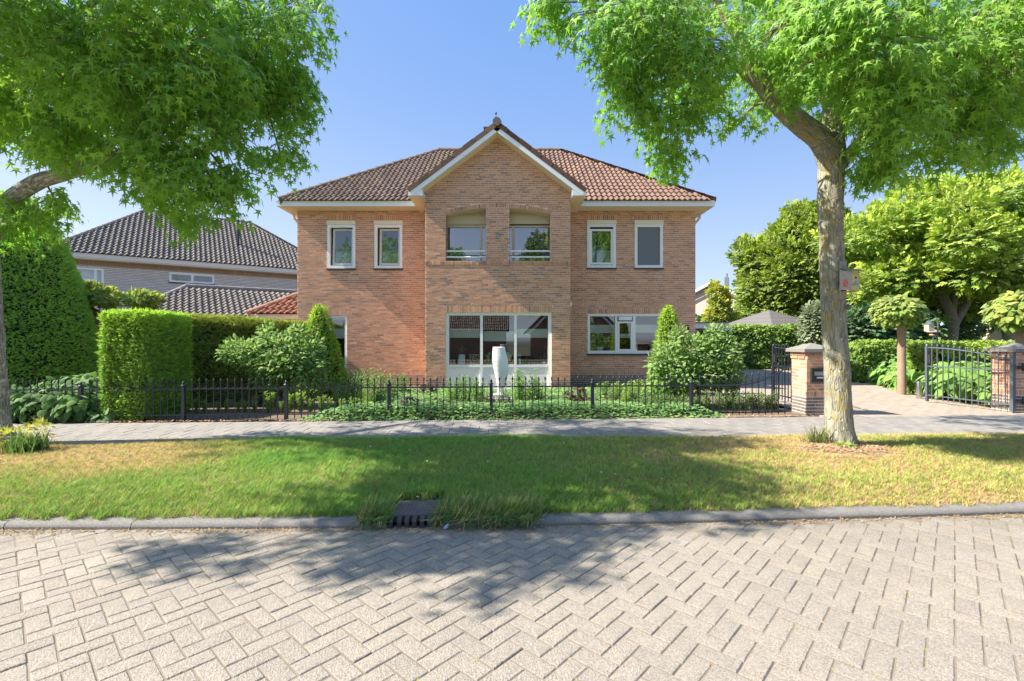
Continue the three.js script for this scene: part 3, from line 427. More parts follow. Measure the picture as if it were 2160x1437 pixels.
  put('ridge_end', new THREE.CylinderGeometry(0.118, 0.118, 0.06, 9).rotateX(Math.PI / 2).rotateZ(0.3).translate(cx, gy + 0.055, -13.0), std(0.22, 0.2, 0.165, 0.9, { map: mottle }), house);
  put('roof_finial', lathe([[0, 0], [0.03, 0], [0.012, 0.03], [0.008, 0.07], [0.012, 0.08], [0.024, 0.1], [0.028, 0.125], [0.018, 0.15], [0, 0.16]], 10).translate(-0.4376, gy + 0.17, -13.02), M.iron, house);
  // chimney behind the ridge
  const ch = put('chimney', box(-1.05, -0.22, 8.2, 9.48, -18.9, -18.2), std(0.2, 0.13, 0.1, 0.95, { map: grain }), house); put('chimney_cap', box(-1.08, -0.19, 9.482, 9.57, -18.93, -18.17), lead, ch);
  // fascia, gutter lip and soffit
  const fa = (x, X, z) => put('fascia', [box(x, X, EAVE, y, z - 0.03, z), box(x, X, y, y + 0.016, z - 0.1, z + 0.018)], M.fascia, house);
  fa(x0, -4.08, z0); fa(-4.074, cx - ge - 0.024, z0); fa(cx + ge + 0.024, 3.1, z0); fa(3.106, x1, z0);
  put('fascia', [box(x0, x0 + 0.03, EAVE, y, z1, z0 - 0.032), box(x0 - 0.016, x0 + 0.08, y, y + 0.016, z1, z0 - 0.102)], M.fascia, house); put('fascia', [box(x1 - 0.03, x1, EAVE, y, z1, z0 - 0.032), box(x1 - 0.08, x1 + 0.016, y, y + 0.016, z1, z0 - 0.102)], M.fascia, house);
  for (const [a0, a1] of [[x0 + 0.031, -4.08], [-4.072, CL - 0.003], [CR + 0.003, 3.1], [3.108, x1 - 0.031]]) put('soffit', box(a0, a1, EAVE + 0.002, EAVE + 0.016, ZW + 0.0, z0 - 0.032), M.soffit, house);
  put('soffit', [box(x0 + 0.031, XL - 0.003, EAVE + 0.002, EAVE + 0.016, z1, ZW - 0.004)], M.soffit, house); put('soffit', [box(XR + 0.003, x1 - 0.031, EAVE + 0.002, EAVE + 0.016, z1, ZW - 0.004)], M.soffit, house);
  put('downpipe', limb([[5.93, 5.44, -15.1, 0.04], [5.92, 5.32, -15.12, 0.04], [5.73, 5.05, -15.2, 0.04], [5.71, 4.8, -15.22, 0.04], [5.71, 0, -15.22, 0.04]], 10, 4), M.cream, house); put('downpipe', limb([[-6.9, 5.44, -15.1, 0.04], [-6.88, 5.32, -15.12, 0.04], [-6.7, 5.05, -15.2, 0.04], [-6.68, 4.8, -15.22, 0.04], [-6.68, 0, -15.22, 0.04]], 10, 4), M.cream, house);
  // rooms behind the windows
  for (const [y0, y1] of [[0.08, 2.55], [2.75, 5.36]]) { const zf = -14.9, zb = -18.4, a0 = XL + 0.29, a1 = XR - 0.29; const b0 = CL + 0.21, b1 = CR - 0.21, zw = ZW - 0.29, zy = y0 < 1 ? ZB - 0.41 : ZB - 0.6; put('room', [box(a0, a1, y0 - 0.04, y0, zb, zw), box(a0, a1, y1, y1 + 0.04, zb, zw), box(b0, b1, y0 - 0.04, y0, zw, zy), box(b0, b1, y1, y1 + 0.04, zw, zy), box(a0, a1, y0, y1, zb - 0.04, zb), box(-2.9, -2.8, y0, y1, zb, -15.4), box(2.3, 2.4, y0, y1, zb, -15.4)], M.room, house); }
}
// windows
const frame = (x0, x1, y0, y1, w, z0, z1, mull = [], trans = []) => [box(x0, x0 + w, y0, y1, z0, z1), box(x1 - w, x1, y0, y1, z0, z1), box(x0 + w, x1 - w, y1 - w, y1, z0, z1), box(x0 + w, x1 - w, y0, y0 + w, z0, z1), ...mull.map(([a, b]) => box(a, b, y0 + w, y1 - w, z0, z1)), ...trans.map(([a, b, c, d]) => box(a, b, c, d, z0, z1))];
const sheet = (x0, x1, y0, y1, z) => { const g = new THREE.PlaneGeometry(x1 - x0, y1 - y0).translate((x0 + x1) / 2, (y0 + y1) / 2, z); return g; };
const curtainGeo = (x0, x1, y0, y1, z, taper = 0) => { const P = [], I = [], n = 40, m = 6; for (let j = 0; j <= m; j++) for (let i = 0; i <= n; i++) { const t = i / n, v = j / m; P.push(lerp(x0, x1, t) + taper * (1 - v) * (1 - t), lerp(y0, y1, v), z + 0.022 * Math.sin(t * 34 + Math.sin(v * 3))); if (i < n && j < m) { const q = j * (n + 1) + i; I.push(q, q + 1, q + n + 1, q + 1, q + n + 2, q + n + 1); } } return geom(P, I); };
{
  // upper wing windows with shutter boxes
  const up = (o, kind) => {
    const [x0, x1, y0, y1] = o, z = ZW + 0.028, w = 0.085, yb = y1 - 0.115;
    const f = put('window', frame(x0, x1, y0, yb, w, z - 0.1, z), M.white, house);
    put('shutter_box', [box(x0 - 0.012, x1 + 0.012, yb + 0.003, y1 + 0.004, z - 0.1, z + 0.03)], M.cream, f);
    put('sill', box(x0 - 0.02, x1 + 0.02, y0 - 0.045, y0 - 0.004, ZW - 0.05, ZW + 0.06), lead, f);
    if (kind === 'screen') { put('screen', [box(x0 + w, x1 - w, y0 + w + 0.02, yb - w, z - 0.05, z - 0.045), box(x0 + w, x1 - w, y0 + w, y0 + w + 0.02, z - 0.055, z - 0.04)], M.screen, f); return; }
    const tilt = kind === 'tilted' ? 1 : 0, a = x0 + w + (tilt ? 0.05 : 0.002), b = x1 - w - 0.002, c = y0 + w + 0.002, d = yb - w - (tilt ? 0.02 : 0.06), sw = 0.062;
    const sg = merge(frame(a, b, c + 0.02, d, sw, z - 0.085, z - 0.03)); if (tilt) { sg.translate(-(a + b) / 2, -c, -(z - 0.06)); sg.rotateX(-0.045); sg.translate((a + b) / 2, c, z - 0.1); }
    const sash = put('sash', sg, tilt ? std(0.62, 0.63, 0.6, 0.5) : M.white, f);
    if (!tilt) put('vent_slot', box(x0 + w, x1 - w, yb - w - 0.04, yb - w - 0.004, z - 0.09, z - 0.03), M.black, f);
    const pg = sheet(a + sw, b - sw, c + 0.02 + sw, d - sw, z - 0.06); if (tilt) { pg.translate(-(a + b) / 2, -c, -(z - 0.06)); pg.rotateX(-0.045); pg.translate((a + b) / 2, c, z - 0.1); }
    put('pane', pg, M.glass, sash);
    put('frosted_film', sheet(a + sw, b - sw, c + 0.02 + sw, lerp(c, d, 0.42), z - (tilt ? 0.12 : 0.085)), M.film, sash);
  };
  up(OPEN.left[0], 'tilted'); up(OPEN.left[1], 'tilted'); up(OPEN.right[0], 'closed'); up(OPEN.right[1], 'screen');
  // narrow ground floor window of the left wing
  { const [x0, x1, y0, y1] = OPEN.left[2], z = ZW - 0.03, ym = 0.6979, f = put('window', frame(x0, x1, y0, y1, 0.075, z - 0.09, z, [], [[x0 + 0.075, x1 - 0.075, ym - 0.06, ym]]), M.white, house);
    put('pane', sheet(x0 + 0.075, x1 - 0.075, ym, y1 - 0.075, z - 0.05), M.glass, f); put('lower_panel', [box(x0 + 0.075, x1 - 0.075, y0 + 0.075, ym - 0.06, z - 0.06, z - 0.03)], M.white, f);
    put('blind', [box(x0 + 0.078, x1 - 0.078, 1.516, 1.822, z - 0.12, z - 0.1), box(x0 + 0.078, x1 - 0.078, y1 - 0.13, y1 - 0.076, z - 0.12, z - 0.1)], M.blind, f); put('sill', box(x0 - 0.02, x1 + 0.02, y0 - 0.04, y0 - 0.003, ZW - 0.05, ZW + 0.05), lead, f); }
  // wide ground floor window of the right wing
  { const [x0, x1, y0, y1] = OPEN.right[2], z = ZW - 0.02, w = 0.075, m1 = 3.184, m2 = 3.257, m3 = 3.724, m4 = 3.812;
    const f = put('window', frame(x0, x1, y0, y1, w, z - 0.1, z, [[m1, m2], [m3, m4]], [[x0 + w, m1, y0 + w, y0 + w + 0.012], [m4, x1 - w, y0 + w, y0 + w + 0.012]]), M.white, house);
    put('pane', sheet(x0 + w, m1, y0 + w, y1 - w, z - 0.06), M.glass, f); put('pane', sheet(m4, x1 - w, y0 + w, y1 - w, z - 0.06), M.glass, f);
    const yt = 2.041, sash = put('sash', frame(m2 + 0.004, m3 - 0.004, y0 + w + 0.004, yt, 0.055, z - 0.07, z + 0.006), M.white, f); put('pane', sheet(m2 + 0.06, m3 - 0.06, y0 + w + 0.06, yt - 0.055, z - 0.04), M.glass, sash);
    put('vent_flap', [box(m2 + 0.03, m3 - 0.03, yt + 0.03, y1 - w - 0.012, z - 0.04, z + 0.035)], M.white, f); put('flap_arm', [box(m2 + 0.002, m2 + 0.026, yt + 0.006, y1 - w - 0.004, z - 0.06, z + 0.02), box(m3 - 0.026, m3 - 0.002, yt + 0.006, y1 - w - 0.004, z - 0.06, z + 0.02)], M.black, f);
    put('blind', box(x0 + w, m1, 1.684, 1.939, z - 0.16, z - 0.13), M.blind, f); put('blind', box(m4, x1 - w, 1.698, 1.939, z - 0.16, z - 0.13), M.blind, f); put('blind', box(m2 + 0.06, m3 - 0.06, 1.53, 1.662, z - 0.16, z - 0.13), M.blind, f);
    put('sill', box(x0 - 0.02, x1 + 0.02, y0 - 0.06, y0 - 0.003, ZW - 0.05, ZW + 0.06), lead, f); put('window_board', box(x0, x1, y0 + 0.03, y0 + 0.068, ZW - 0.62, z - 0.102), M.white, f); }
  // bay window: three panes over white panels
  { const [x0, x1, y0, y1] = OPEN.bay[0], z = ZB - 0.06, w = 0.085, ym = 0.7642, m = [[-0.8989, -0.8256], [0.05993, 0.1332]];
    const f = put('window', frame(x0, x1, y0, y1, w, z - 0.1, z, m, [[x0 + w, m[0][0], ym - 0.07, ym], [m[0][1], m[1][0], ym - 0.07, ym], [m[1][1], x1 - w, ym - 0.07, ym]]), M.white, house);
    const bays = [[x0 + w, m[0][0]], [m[0][1], m[1][0]], [m[1][1], x1 - w]];
    bays.forEach(([a, b], k) => { put('pane', sheet(a, b, ym, y1 - w, z - 0.06), M.glass, f); put('lower_panel', [box(a, b, y0 + w, ym - 0.07, z - 0.06, z - 0.022), box(a + 0.02, b - 0.02, ym - 0.1, ym - 0.075, z - 0.02, z - 0.008)], M.white, f); put('blind', [box(a + 0.004, b - 0.004, k === 1 ? 1.43 : 1.53, k === 1 ? 1.716 : 1.783, z - 0.16, z - 0.13)], M.blind, f); });
    put('window_board', box(x0, x1, ym - 0.03, ym + 0.003, z - 0.55, z - 0.102), M.white, f); put('sill', box(x0, x1, y0 - 0.04, y0 - 0.003, ZB - 0.1, ZB + 0.02), lead, f); }
  // balcony openings: arched head panel, shutter box, glazing, curtain, rails
  const zG = ZB - 0.402, beige = std(0.62, 0.53, 0.39, 0.6);
  [[LOG.x0, LOG.x1, -1], [LOG.x2, LOG.x3, 1]].forEach(([a, b, s]) => {
    const ys = 5.048, yf = 4.815, mm = s < 0 ? [-0.9322, -0.8656] : [0, 0.0799];
    const f = put('balcony_window', frame(a - 0.06, b + 0.06, LOG.y, yf - 0.03, 0.06, zG - 0.1, zG - 0.02, [mm]), beige, house);
    put('head_panel', box(a - 0.06, b + 0.06, ys + 0.02, 5.3, zG - 0.06, zG - 0.01), beige, f); put('shutter_box', box(a - 0.06, b + 0.06, yf, ys + 0.015, zG - 0.08, zG + 0.03), beige, f); put('shutter_slot', box(a, b, yf - 0.028, yf - 0.004, zG - 0.09, zG - 0.0), s < 0 ? beige : M.black, f);
    const cells = [[a, mm[0]], [mm[1], b]]; cells.forEach(([p, q]) => put('pane', sheet(p, q, LOG.y + 0.06, yf - 0.09, zG - 0.06), M.glassDeep, f));
    const c0 = s < 0 ? [a, a + 0.17] : [b - 0.27, b]; put('curtain', curtainGeo(c0[0], c0[1], LOG.y + 0.02, yf - 0.1, zG - 0.17, s < 0 ? 0 : 0.08), M.curtain, f);
    const rail = (y) => new THREE.CylinderGeometry(0.024, 0.024, b - a - 0.02, 12).rotateZ(Math.PI / 2).translate((a + b) / 2, y, ZB - 0.07);
    const rl = put('railing', [rail(3.974), rail(3.807)], std(0.86, 0.88, 0.9, 0.35), house);
    put('rail_fixing', [-1, 1].flatMap((e) => [529, 541.5].map((k) => new THREE.CylinderGeometry(0.036, 0.036, 0.012, 12).rotateZ(Math.PI / 2).translate(e < 0 ? a + 0.012 : b - 0.012, (k === 529 ? 3.974 : 3.807), ZB - 0.07))), M.steel, rl);
    put('balcony_floor', box(a, b, LOG.y - 0.004, LOG.y + 0.003, ZB - 0.4, ZB - 0.01), M.stone, house);
  });
  put('wall_light', [box(-0.4528, -0.3596, 4.313, 4.44, ZB + 0.008, ZB + 0.06), new THREE.CylinderGeometry(0.018, 0.05, 0.05, 4).rotateY(Math.PI / 4).translate(-0.4062, 4.466, ZB + 0.035)], std(0.3, 0.32, 0.32, 0.4, { metalness: 0.4 }), house);
  put('alarm_box', [box(CR + 0.006, CR + 0.055, 2.415, 2.542, -13.62, -13.52)], M.white, house);
  const font = await new FontLoader().loadAsync('fonts/droid/droid_sans_bold.typeface.json');
  put('house_number', new TextGeometry('6', { font, size: 0.16, depth: 0.02, curveSegments: 5 }).translate(5.338, 1.764, ZW + 0.012), std(0.06, 0.055, 0.05, 0.5, { metalness: 0.4 }), house);
}
// ---------------------------------------------------------------- things on the window boards
{
  const z = ZB - 0.36, y = 0.7642 + 0.005, gm = leafMat(0.08, 0.13, 0.05, 0.3);
  const leaves = (n, s, fn, seed) => { const r = rng(seed), l = []; for (let i = 0; i < n; i++) { const [p, d] = fn(r, i); const q = (s < 0 ? LEAF.heart : LEAF.oval).clone(); q.applyMatrix4(aim(d, V(gauss(r), 1, gauss(r)), p, Math.abs(s) * (0.7 + 0.6 * r()))); l.push(q); } return merge(l); };
  const pot = (name, label, x, w, h, zz, yy, mat) => { const t = thing(name, label, 'plant pot', V(x, yy, zz)); put('pot', lathe([[0, 0], [w * 0.42, 0], [w * 0.5, h * 0.6], [w * 0.47, h], [w * 0.41, h], [w * 0.41, h - 0.02], [0, h - 0.02]], 20).translate(x, yy, zz), mat, t); return t; };
  const pale = std(0.55, 0.62, 0.58, 0.5);
  let x = -1.452, t = pot('potted_plant', 'tall pale pot with a leafy bush behind the left bay pane', x, 0.2, 0.28, z, y, pale); put('stem', limb([[x, y + 0.26, z, 0.012], [x + 0.01, y + 0.36, z, 0.01], [x - 0.01, y + 0.45, z, 0.007]], 6, 3), std(0.15, 0.11, 0.07), t); put('foliage', leaves(150, 0.055, (r) => [V(x + gauss(r) * 0.085, y + 0.44 + gauss(r) * 0.085, z + gauss(r) * 0.07), V(gauss(r), gauss(r) - 0.2, gauss(r))], 3), gm, t);
  x = -1.079; { const w = thing('wire_sculpture', 'square open sculpture of pale sticks behind the left bay pane', 'ornament', V(x, y, z + 0.05)); const st = (a, b, c, d) => limb([[x + a, y + b, z + 0.05, 0.006], [x + c, y + d, z + 0.05, 0.006]], 6, 1); put('frame', [st(-0.125, 0, -0.125, 0.27), st(0.125, 0, 0.125, 0.27), st(-0.125, 0.27, 0.125, 0.27), st(-0.125, 0.012, 0.125, 0.012)], std(0.7, 0.62, 0.42, 0.5), w); put('stick', [st(-0.09, 0.01, -0.02, 0.26), st(-0.06, 0.13, 0.08, 0.26), st(-0.02, 0.1, 0.1, 0.02), st(-0.1, 0.06, 0.04, 0.01), st(0.02, 0.16, 0.11, 0.15), st(-0.12, 0.2, -0.02, 0.22)], std(0.7, 0.62, 0.42, 0.5), w); }
  // two parrot ornaments
  const parrot = (x, s, label, body, wing, k) => {
    const t = thing('parrot_ornament', label, 'ornament', V(x, y, z + 0.08)), e = (cx, cy, cz, a, b, c, rz) => new THREE.SphereGeometry(1, 12, 9).scale(a, b, c).rotateZ(rz * s).translate(x + cx * s, y + cy, z + 0.08 + cz);
    put('body', [e(0, 0.2, 0, 0.05, 0.1, 0.05, 0.35), e(0.035, 0.31, 0, 0.042, 0.046, 0.04, 0)], body, t); put('wing', [e(-0.022, 0.17, 0.035, 0.035, 0.1, 0.022, 0.5), e(-0.022, 0.17, -0.035, 0.035, 0.1, 0.022, 0.5)], wing, t); put('tail', e(-0.085, 0.055, 0, 0.018, 0.09, 0.02, 0.7), wing, t);
    const beak = new THREE.ConeGeometry(0.02, 0.05, 8).rotateZ(-s * 2.0).translate(x + 0.085 * s, y + 0.305, z + 0.08); put('beak', beak, std(0.55, 0.12, 0.06, 0.5), t); put('perch', limb([[x, y, z + 0.08, 0.012], [x, y + 0.12, z + 0.08, 0.01]], 8, 2), M.dark, t);
  };
  parrot(-0.6792, 1, 'green-headed parrot ornament left of the white statue behind the bay pane', std(0.06, 0.3, 0.2, 0.6), std(0.42, 0.13, 0.05, 0.6)); parrot(-0.0799, -1, 'parrot ornament with orange wing right of the white statue behind the bay pane', std(0.06, 0.3, 0.16, 0.6), std(0.5, 0.22, 0.05, 0.6));
  x = 0.2264; t = thing('flower_vase', 'slim vase with a pale flower head behind the right bay pane', 'vase', V(x, y, z)); put('vase', lathe([[0, 0], [0.035, 0], [0.03, 0.12], [0.018, 0.16], [0.022, 0.17], [0, 0.165]], 12).translate(x, y, z), pale, t); put('flower', leaves(50, -0.05, (r) => [V(x - 0.01 + gauss(r) * 0.03, y + 0.27 + gauss(r) * 0.025, z + gauss(r) * 0.03), V(gauss(r), gauss(r), gauss(r))], 7), leafMat(0.5, 0.58, 0.48, 0.3), t); put('stem', limb([[x, y + 0.15, z, 0.004], [x - 0.01, y + 0.26, z, 0.004]], 5, 2), gm, t);
  x = 0.9322; t = pot('potted_plant', 'low white pot with a fern and a tall climber behind the right bay pane', x, 0.15, 0.07, z, y, std(0.7, 0.72, 0.72, 0.4)); put('foliage', leaves(230, 0.05, (r, i) => { if (i < 110) { const a = gauss(r) * 0.9, l = r(); return [V(x - 0.02 + Math.sin(a) * l * 0.24, y + 0.07 + 0.15 * Math.sin(l * 2.6), z + gauss(r) * 0.05), V(Math.sin(a), 0.4 - l, gauss(r) * 0.4)]; } return [V(x + 0.02 + gauss(r) * 0.04, y + 0.08 + 0.42 * r(), z + gauss(r) * 0.04), V(gauss(r), 0.4, gauss(r))]; }, 9), gm, t);
  const z2 = ZW - 0.4, y2 = 1.048 + 0.07;
  x = 2.789; t = pot('potted_plant', 'small white pot with a dark bushy plant behind the right wing window', x, 0.19, 0.13, z2, y2, std(0.66, 0.72, 0.68, 0.45)); put('foliage', leaves(260, 0.075, (r) => [V(x + gauss(r) * 0.24, y2 + 0.26 + gauss(r) * 0.09, z2 + gauss(r) * 0.1), V(gauss(r), gauss(r), gauss(r))], 13), gm, t);
  x = 3.914; t = thing('bottle_vase', 'grey-green bottle shaped vase behind the right pane of the right wing window', 'vase', V(x, y2, z2)); put('vase', lathe([[0, 0], [0.05, 0], [0.055, 0.18], [0.03, 0.24], [0.018, 0.28], [0.03, 0.33], [0, 0.33]], 14).translate(x, y2, z2), pale, t);
  x = -5.301; const y3 = 0.6979, z3 = ZW - 0.3; t = pot('flower_pot', 'cream pot behind the narrow window of the left wing', x, 0.14, 0.13, z3, y3, std(0.6, 0.58, 0.45, 0.5)); put('window_board', box(-5.637, -5.111, y3 - 0.03, y3 - 0.002, ZW - 0.5, ZW - 0.13), M.white, house);
}
// ---------------------------------------------------------------- iron fence
const GROUND = (x, z) => 0.07;
{
  const fv = 8.52, fence = thing('iron_fence', 'long low black iron fence with spear tips and scrolls between pavement and garden', 'fence', S(-1.2, 0.06, fv));
  const posts = [-8.95, -7.25, -5.5, -3.73, -1.93, -0.13, 1.68, 3.47], pitch = 0.1185, yT = 0.625, yB = 0.172, top = 0.79;
  const M4 = (u, y, v = fv) => street(trs(V(u, y, -v)));
  const post = merge([box(-0.028, 0.028, 0, 0.63, -0.028, 0.028), lathe([[0.04, 0], [0.04, 0.012], [0.02, 0.022], [0.026, 0.04], [0.02, 0.062], [0.004, 0.085], [0, 0.086]], 10).translate(0, 0.625, 0), box(-0.045, 0.045, 0, 0.012, -0.045, 0.045)]);
  const picket = merge([box(-0.0065, 0.0065, 0.1, top - 0.045, -0.0065, 0.0065), lathe([[0.0065, 0], [0.014, 0.012], [0.0165, 0.028], [0.012, 0.05], [0.003, 0.07], [0, 0.072]], 8).translate(0, top - 0.05, 0), lathe([[0.0066, 0], [0.011, 0.006], [0.0066, 0.012]], 8).translate(0, top - 0.075, 0)]);
  const spiral = (s) => { const p = []; for (let i = 0; i <= 22; i++) { const t = i / 22; if (t < 0.45) { const a = t / 0.45; p.push(V(s * lerp(0.004, 0.05, Math.sin(a * Math.PI / 2)), 0.012 + 0.03 * (1 - Math.cos(a * Math.PI / 2)), 0)); } else { const a = (t - 0.45) / 0.55, w = -0.2 + a * 4.6, rr = lerp(0.017, 0.005, a); p.push(V(s * (0.034 + rr * Math.cos(w)), 0.047 + rr * Math.sin(w), 0)); } } return new THREE.TubeGeometry(new THREE.CatmullRomCurve3(p), 26, 0.0036, 5); };
  const scroll = merge([spiral(-1), spiral(1)]);
  for (let k = 0; k < posts.length; k++) {
    putAt('post', post, M.iron, fence, M4(posts[k], 0.06));
    if (k < posts.length - 1) {
      const a = posts[k] + 0.03, b = posts[k + 1] - 0.03, n = Math.round((b - a) / pitch) - 1, st = (b - a) / (n + 1);
      for (const y of [yT, yB]) put('rail', [box(a - 0.002, b + 0.002, y - 0.01, y + 0.01, -fv - 0.012, -fv + 0.012).applyMatrix4(MS)], M.iron, fence);
      for (let i = 1; i <= n; i++) putAt('picket', picket, M.iron, fence, M4(a + i * st, 0));
      for (let i = 0; i <= n; i++) putAt('scroll', scroll, M.iron, fence, M4(a + (i + 0.5) * st, yT));
    }
  }
  // the last panel sweeps up to the pillar
  const a = posts[7] + 0.03, b = 5.3, sweep = (u) => yT + 0.4 * Math.pow(smooth(4.1, 6.2, u) * 1.55, 1.5) * (u > 4.2 ? 1 : 1), pts = []; for (let i = 0; i <= 24; i++) { const u = lerp(a, b, i / 24); pts.push([u, sweep(u), -fv, 0.013]); }
  put('rail', limb(pts, 8, 2).applyMatrix4(MS), M.iron, fence); put('rail', box(a, b, yB - 0.01, yB + 0.01, -fv - 0.012, -fv + 0.012).applyMatrix4(MS), M.iron, fence);
  const n = Math.round((b - a) / pitch) - 1; for (let i = 1; i <= n; i++) { const u = a + (i * (b - a)) / (n + 1), lift = sweep(u) - yT; const g = picket.clone(), p = g.attributes.position; for (let k = 0; k < p.count; k++) if (p.getY(k) > 0.3) p.setY(k, p.getY(k) + lift); putAt('picket', g, M.iron, fence, M4(u, 0)); if (u < 5.2) putAt('scroll', scroll, M.iron, fence, street(trs(V(u + 0.06, sweep(u + 0.06), -fv), 0, 0, Math.atan((sweep(u + 0.1) - sweep(u)) / 0.1)))); }
}
// ---------------------------------------------------------------- gate pillars, gate leaves, bollard light
function pillar(x, z, label, box_) {
  const t = thing('gate_pillar', label, 'pillar', V(x + 0.22, 0.07, z - 0.22)), r = rng(Math.round(x * 100)), list = [], w = 0.45, h0 = 0.06, h1 = 1.235;
  put('core', box(x, x + w, h0, h1, z - w, z), M.mortar, t);
  const fs = [[V(x, 0, z), X1, Z1], [V(x + w, 0, z - w), V(-1, 0, 0), V(0, 0, -1)], [V(x, 0, z - w), Z1, V(-1, 0, 0)], [V(x + w, 0, z), V(0, 0, -1), X1]];
  for (const [P, U, N] of fs) { courses(list, r, P, U, N, h0, 0.42, () => [[0, w]], { tone: darkTone, pitch: 0.0605 }); soldiers(list, r, P, U, N, 0, w, 0.425, 0.1, { tone: (q) => brickTone(q).multiplyScalar(0.7) }); courses(list, r, P, U, N, 0.53, h1 - 0.13, () => [[0, w]], {}); courses(list, r, P, U, N, h1 - 0.128, h1, () => [[-0.012, w + 0.012]], { proud: 0.022 }); }
  list.filter((e) => e.p.z > z - 0.06 || e.p.x < x + 0.06).slice(0, 300).forEach((e) => putAt('brick', BRICK, e.c.r < 0.22 ? [M.dark, lead][(r() * 2) | 0] === lead ? std(0.2, 0.165, 0.15, 0.95) : std(0.17, 0.14, 0.13, 0.95) : brickMats[(r() * 8) | 0], t, e.m));
  scatter('brickwork', BRICK, brickAll, list.filter((e) => !(e.p.z > z - 0.06 || e.p.x < x + 0.06)), t);
  const s = 0.3, cap = geom([-s, 0, s, s, 0, s, s, 0, -s, -s, 0, -s, -s, 0.06, s, s, 0.06, s, s, 0.06, -s, -s, 0.06, -s, 0, 0.17, 0], [0, 1, 5, 0, 5, 4, 1, 2, 6, 1, 6, 5, 2, 3, 7, 2, 7, 6, 3, 0, 4, 3, 4, 7, 4, 5, 8, 5, 6, 8, 6, 7, 8, 7, 4, 8, 0, 3, 2, 0, 2, 1]).toNonIndexed(); cap.computeVertexNormals();
  put('cap', cap.translate(x + w / 2, h1 + 0.002, z - w / 2), M.stone, t);
  return t;
}
{
  const p = pillar(5.36, -8.72, 'brick gate pillar with a black letterbox, half behind the tree trunk', true), x = 5.43, z = -8.72;
  const mb = put('letterbox', [...frame(x, x + 0.32, 0.69, 0.95, 0.03, z, z + 0.045), box(x + 0.03, x + 0.29, 0.72, 0.92, z + 0.002, z + 0.03)], M.black, p);
  put('flap', [box(x + 0.055, x + 0.265, 0.815, 0.885, z + 0.031, z + 0.038)], std(0.3, 0.31, 0.33, 0.35, { metalness: 0.7 }), mb); put('name_plate', [box(x + 0.1, x + 0.22, 0.76, 0.79, z + 0.031, z + 0.035)], std(0.55, 0.55, 0.55, 0.4, { metalness: 0.5 }), mb);
  const q = pillar(9.43, -8.97, 'brick gate pillar with two black gate hinges at the right edge');
  for (const y of [0.32, 0.95]) { const h = put('hinge', [box(9.55, 9.67, y - 0.07, y + 0.07, -8.965, -8.945), box(9.47, 9.58, y - 0.015, y + 0.015, -8.945, -8.92), new THREE.CylinderGeometry(0.03, 0.03, 0.07, 10).translate(9.47, y, -8.93)], M.black, q); put('bolt', [[9.565, 0.05], [9.655, 0.05], [9.565, -0.05], [9.655, -0.05]].map(([bx, by]) => new THREE.CylinderGeometry(0.01, 0.01, 0.012, 6).rotateX(Math.PI / 2).translate(bx, y + by, -8.94)), M.steel, h); }
}
function gateLeaf(label, A, B, flip, mat) {              // A hinge foot, B free end foot
  const t = thing('gate_leaf', label, 'gate', A), d = B.clone().sub(A), L = Math.hypot(d.x, d.z), yaw = Math.atan2(-d.z, d.x), T = (g) => g.rotateY(yaw).translate(A.x, A.y, A.z), n = 13, yTop = (s) => 1.0 + 0.19 * Math.sin(clamp(s) * Math.PI / 2);
  put('hinge_post', T(merge([box(-0.03, 0.03, 0.02, 1.12, -0.03, 0.03), lathe([[0.03, 0], [0.034, 0.02], [0.018, 0.05], [0, 0.06]], 8).translate(0, 1.12, 0)])), mat, t); put('lock_post', T(merge([box(L - 0.025, L + 0.025, 0.0, 1.22, -0.025, 0.025), lathe([[0.025, 0], [0.03, 0.02], [0.016, 0.05], [0, 0.06]], 8).translate(L, 1.22, 0)])), mat, t);
  const pts = []; for (let i = 0; i <= 14; i++) pts.push([lerp(0, L, i / 14), yTop(i / 14), 0, 0.014]); put('top_rail', T(limb(pts, 8, 2)), mat, t);
  for (const y of [0.14, 0.78]) put('rail', T(box(0.03, L - 0.025, y - 0.011, y + 0.011, -0.014, 0.014)), mat, t);
  for (let i = 1; i <= n; i++) { const u = (i * L) / (n + 1), h = yTop(u / L) + 0.05; put('picket', T(merge([box(u - 0.008, u + 0.008, 0.05, h, -0.008, 0.008), new THREE.SphereGeometry(0.019, 8, 6).translate(u, h + 0.012, 0)])), mat, t); if (i < n + 1) put('scroll', T(new THREE.TorusGeometry(0.02, 0.0035, 5, 14, 5).rotateZ(1).translate(u + 0.03, yTop(u / L) + 0.028, 0)), mat, t); }
  put('lock_case', T(box(L - 0.1, L - 0.026, 0.86, 1.04, -0.02, 0.02)), M.black, t);
}
gateLeaf('open iron gate leaf hung on the right brick pillar', V(9.39, 0.1, -8.98), V(9.23, 0.08, -10.65), 1, M.ironGate);
gateLeaf('open iron gate leaf behind the pillar with the letterbox', V(5.86, 0.1, -9.12), V(5.9, 0.08, -10.8), -1, M.iron);
{ const x = 9.605, t = thing('bollard_light', 'short stainless steel bollard light beside the driveway', 'bollard light', V(x, 0.07, -11.3)); put('tube', lathe([[0, 0], [0.055, 0], [0.055, 0.38], [0, 0.38]], 16).translate(x, 0.07, -11.3), M.steel, t); put('cap', lathe([[0, 0], [0.06, 0], [0.06, 0.025], [0, 0.03]], 16).translate(x, 0.455, -11.3), M.steel, t); put('lens', lathe([[0, 0], [0.045, 0], [0.045, 0.075], [0, 0.075]], 16).translate(x, 0.45 - 0.07, -11.3), std(0.6, 0.6, 0.58, 0.3), t); }
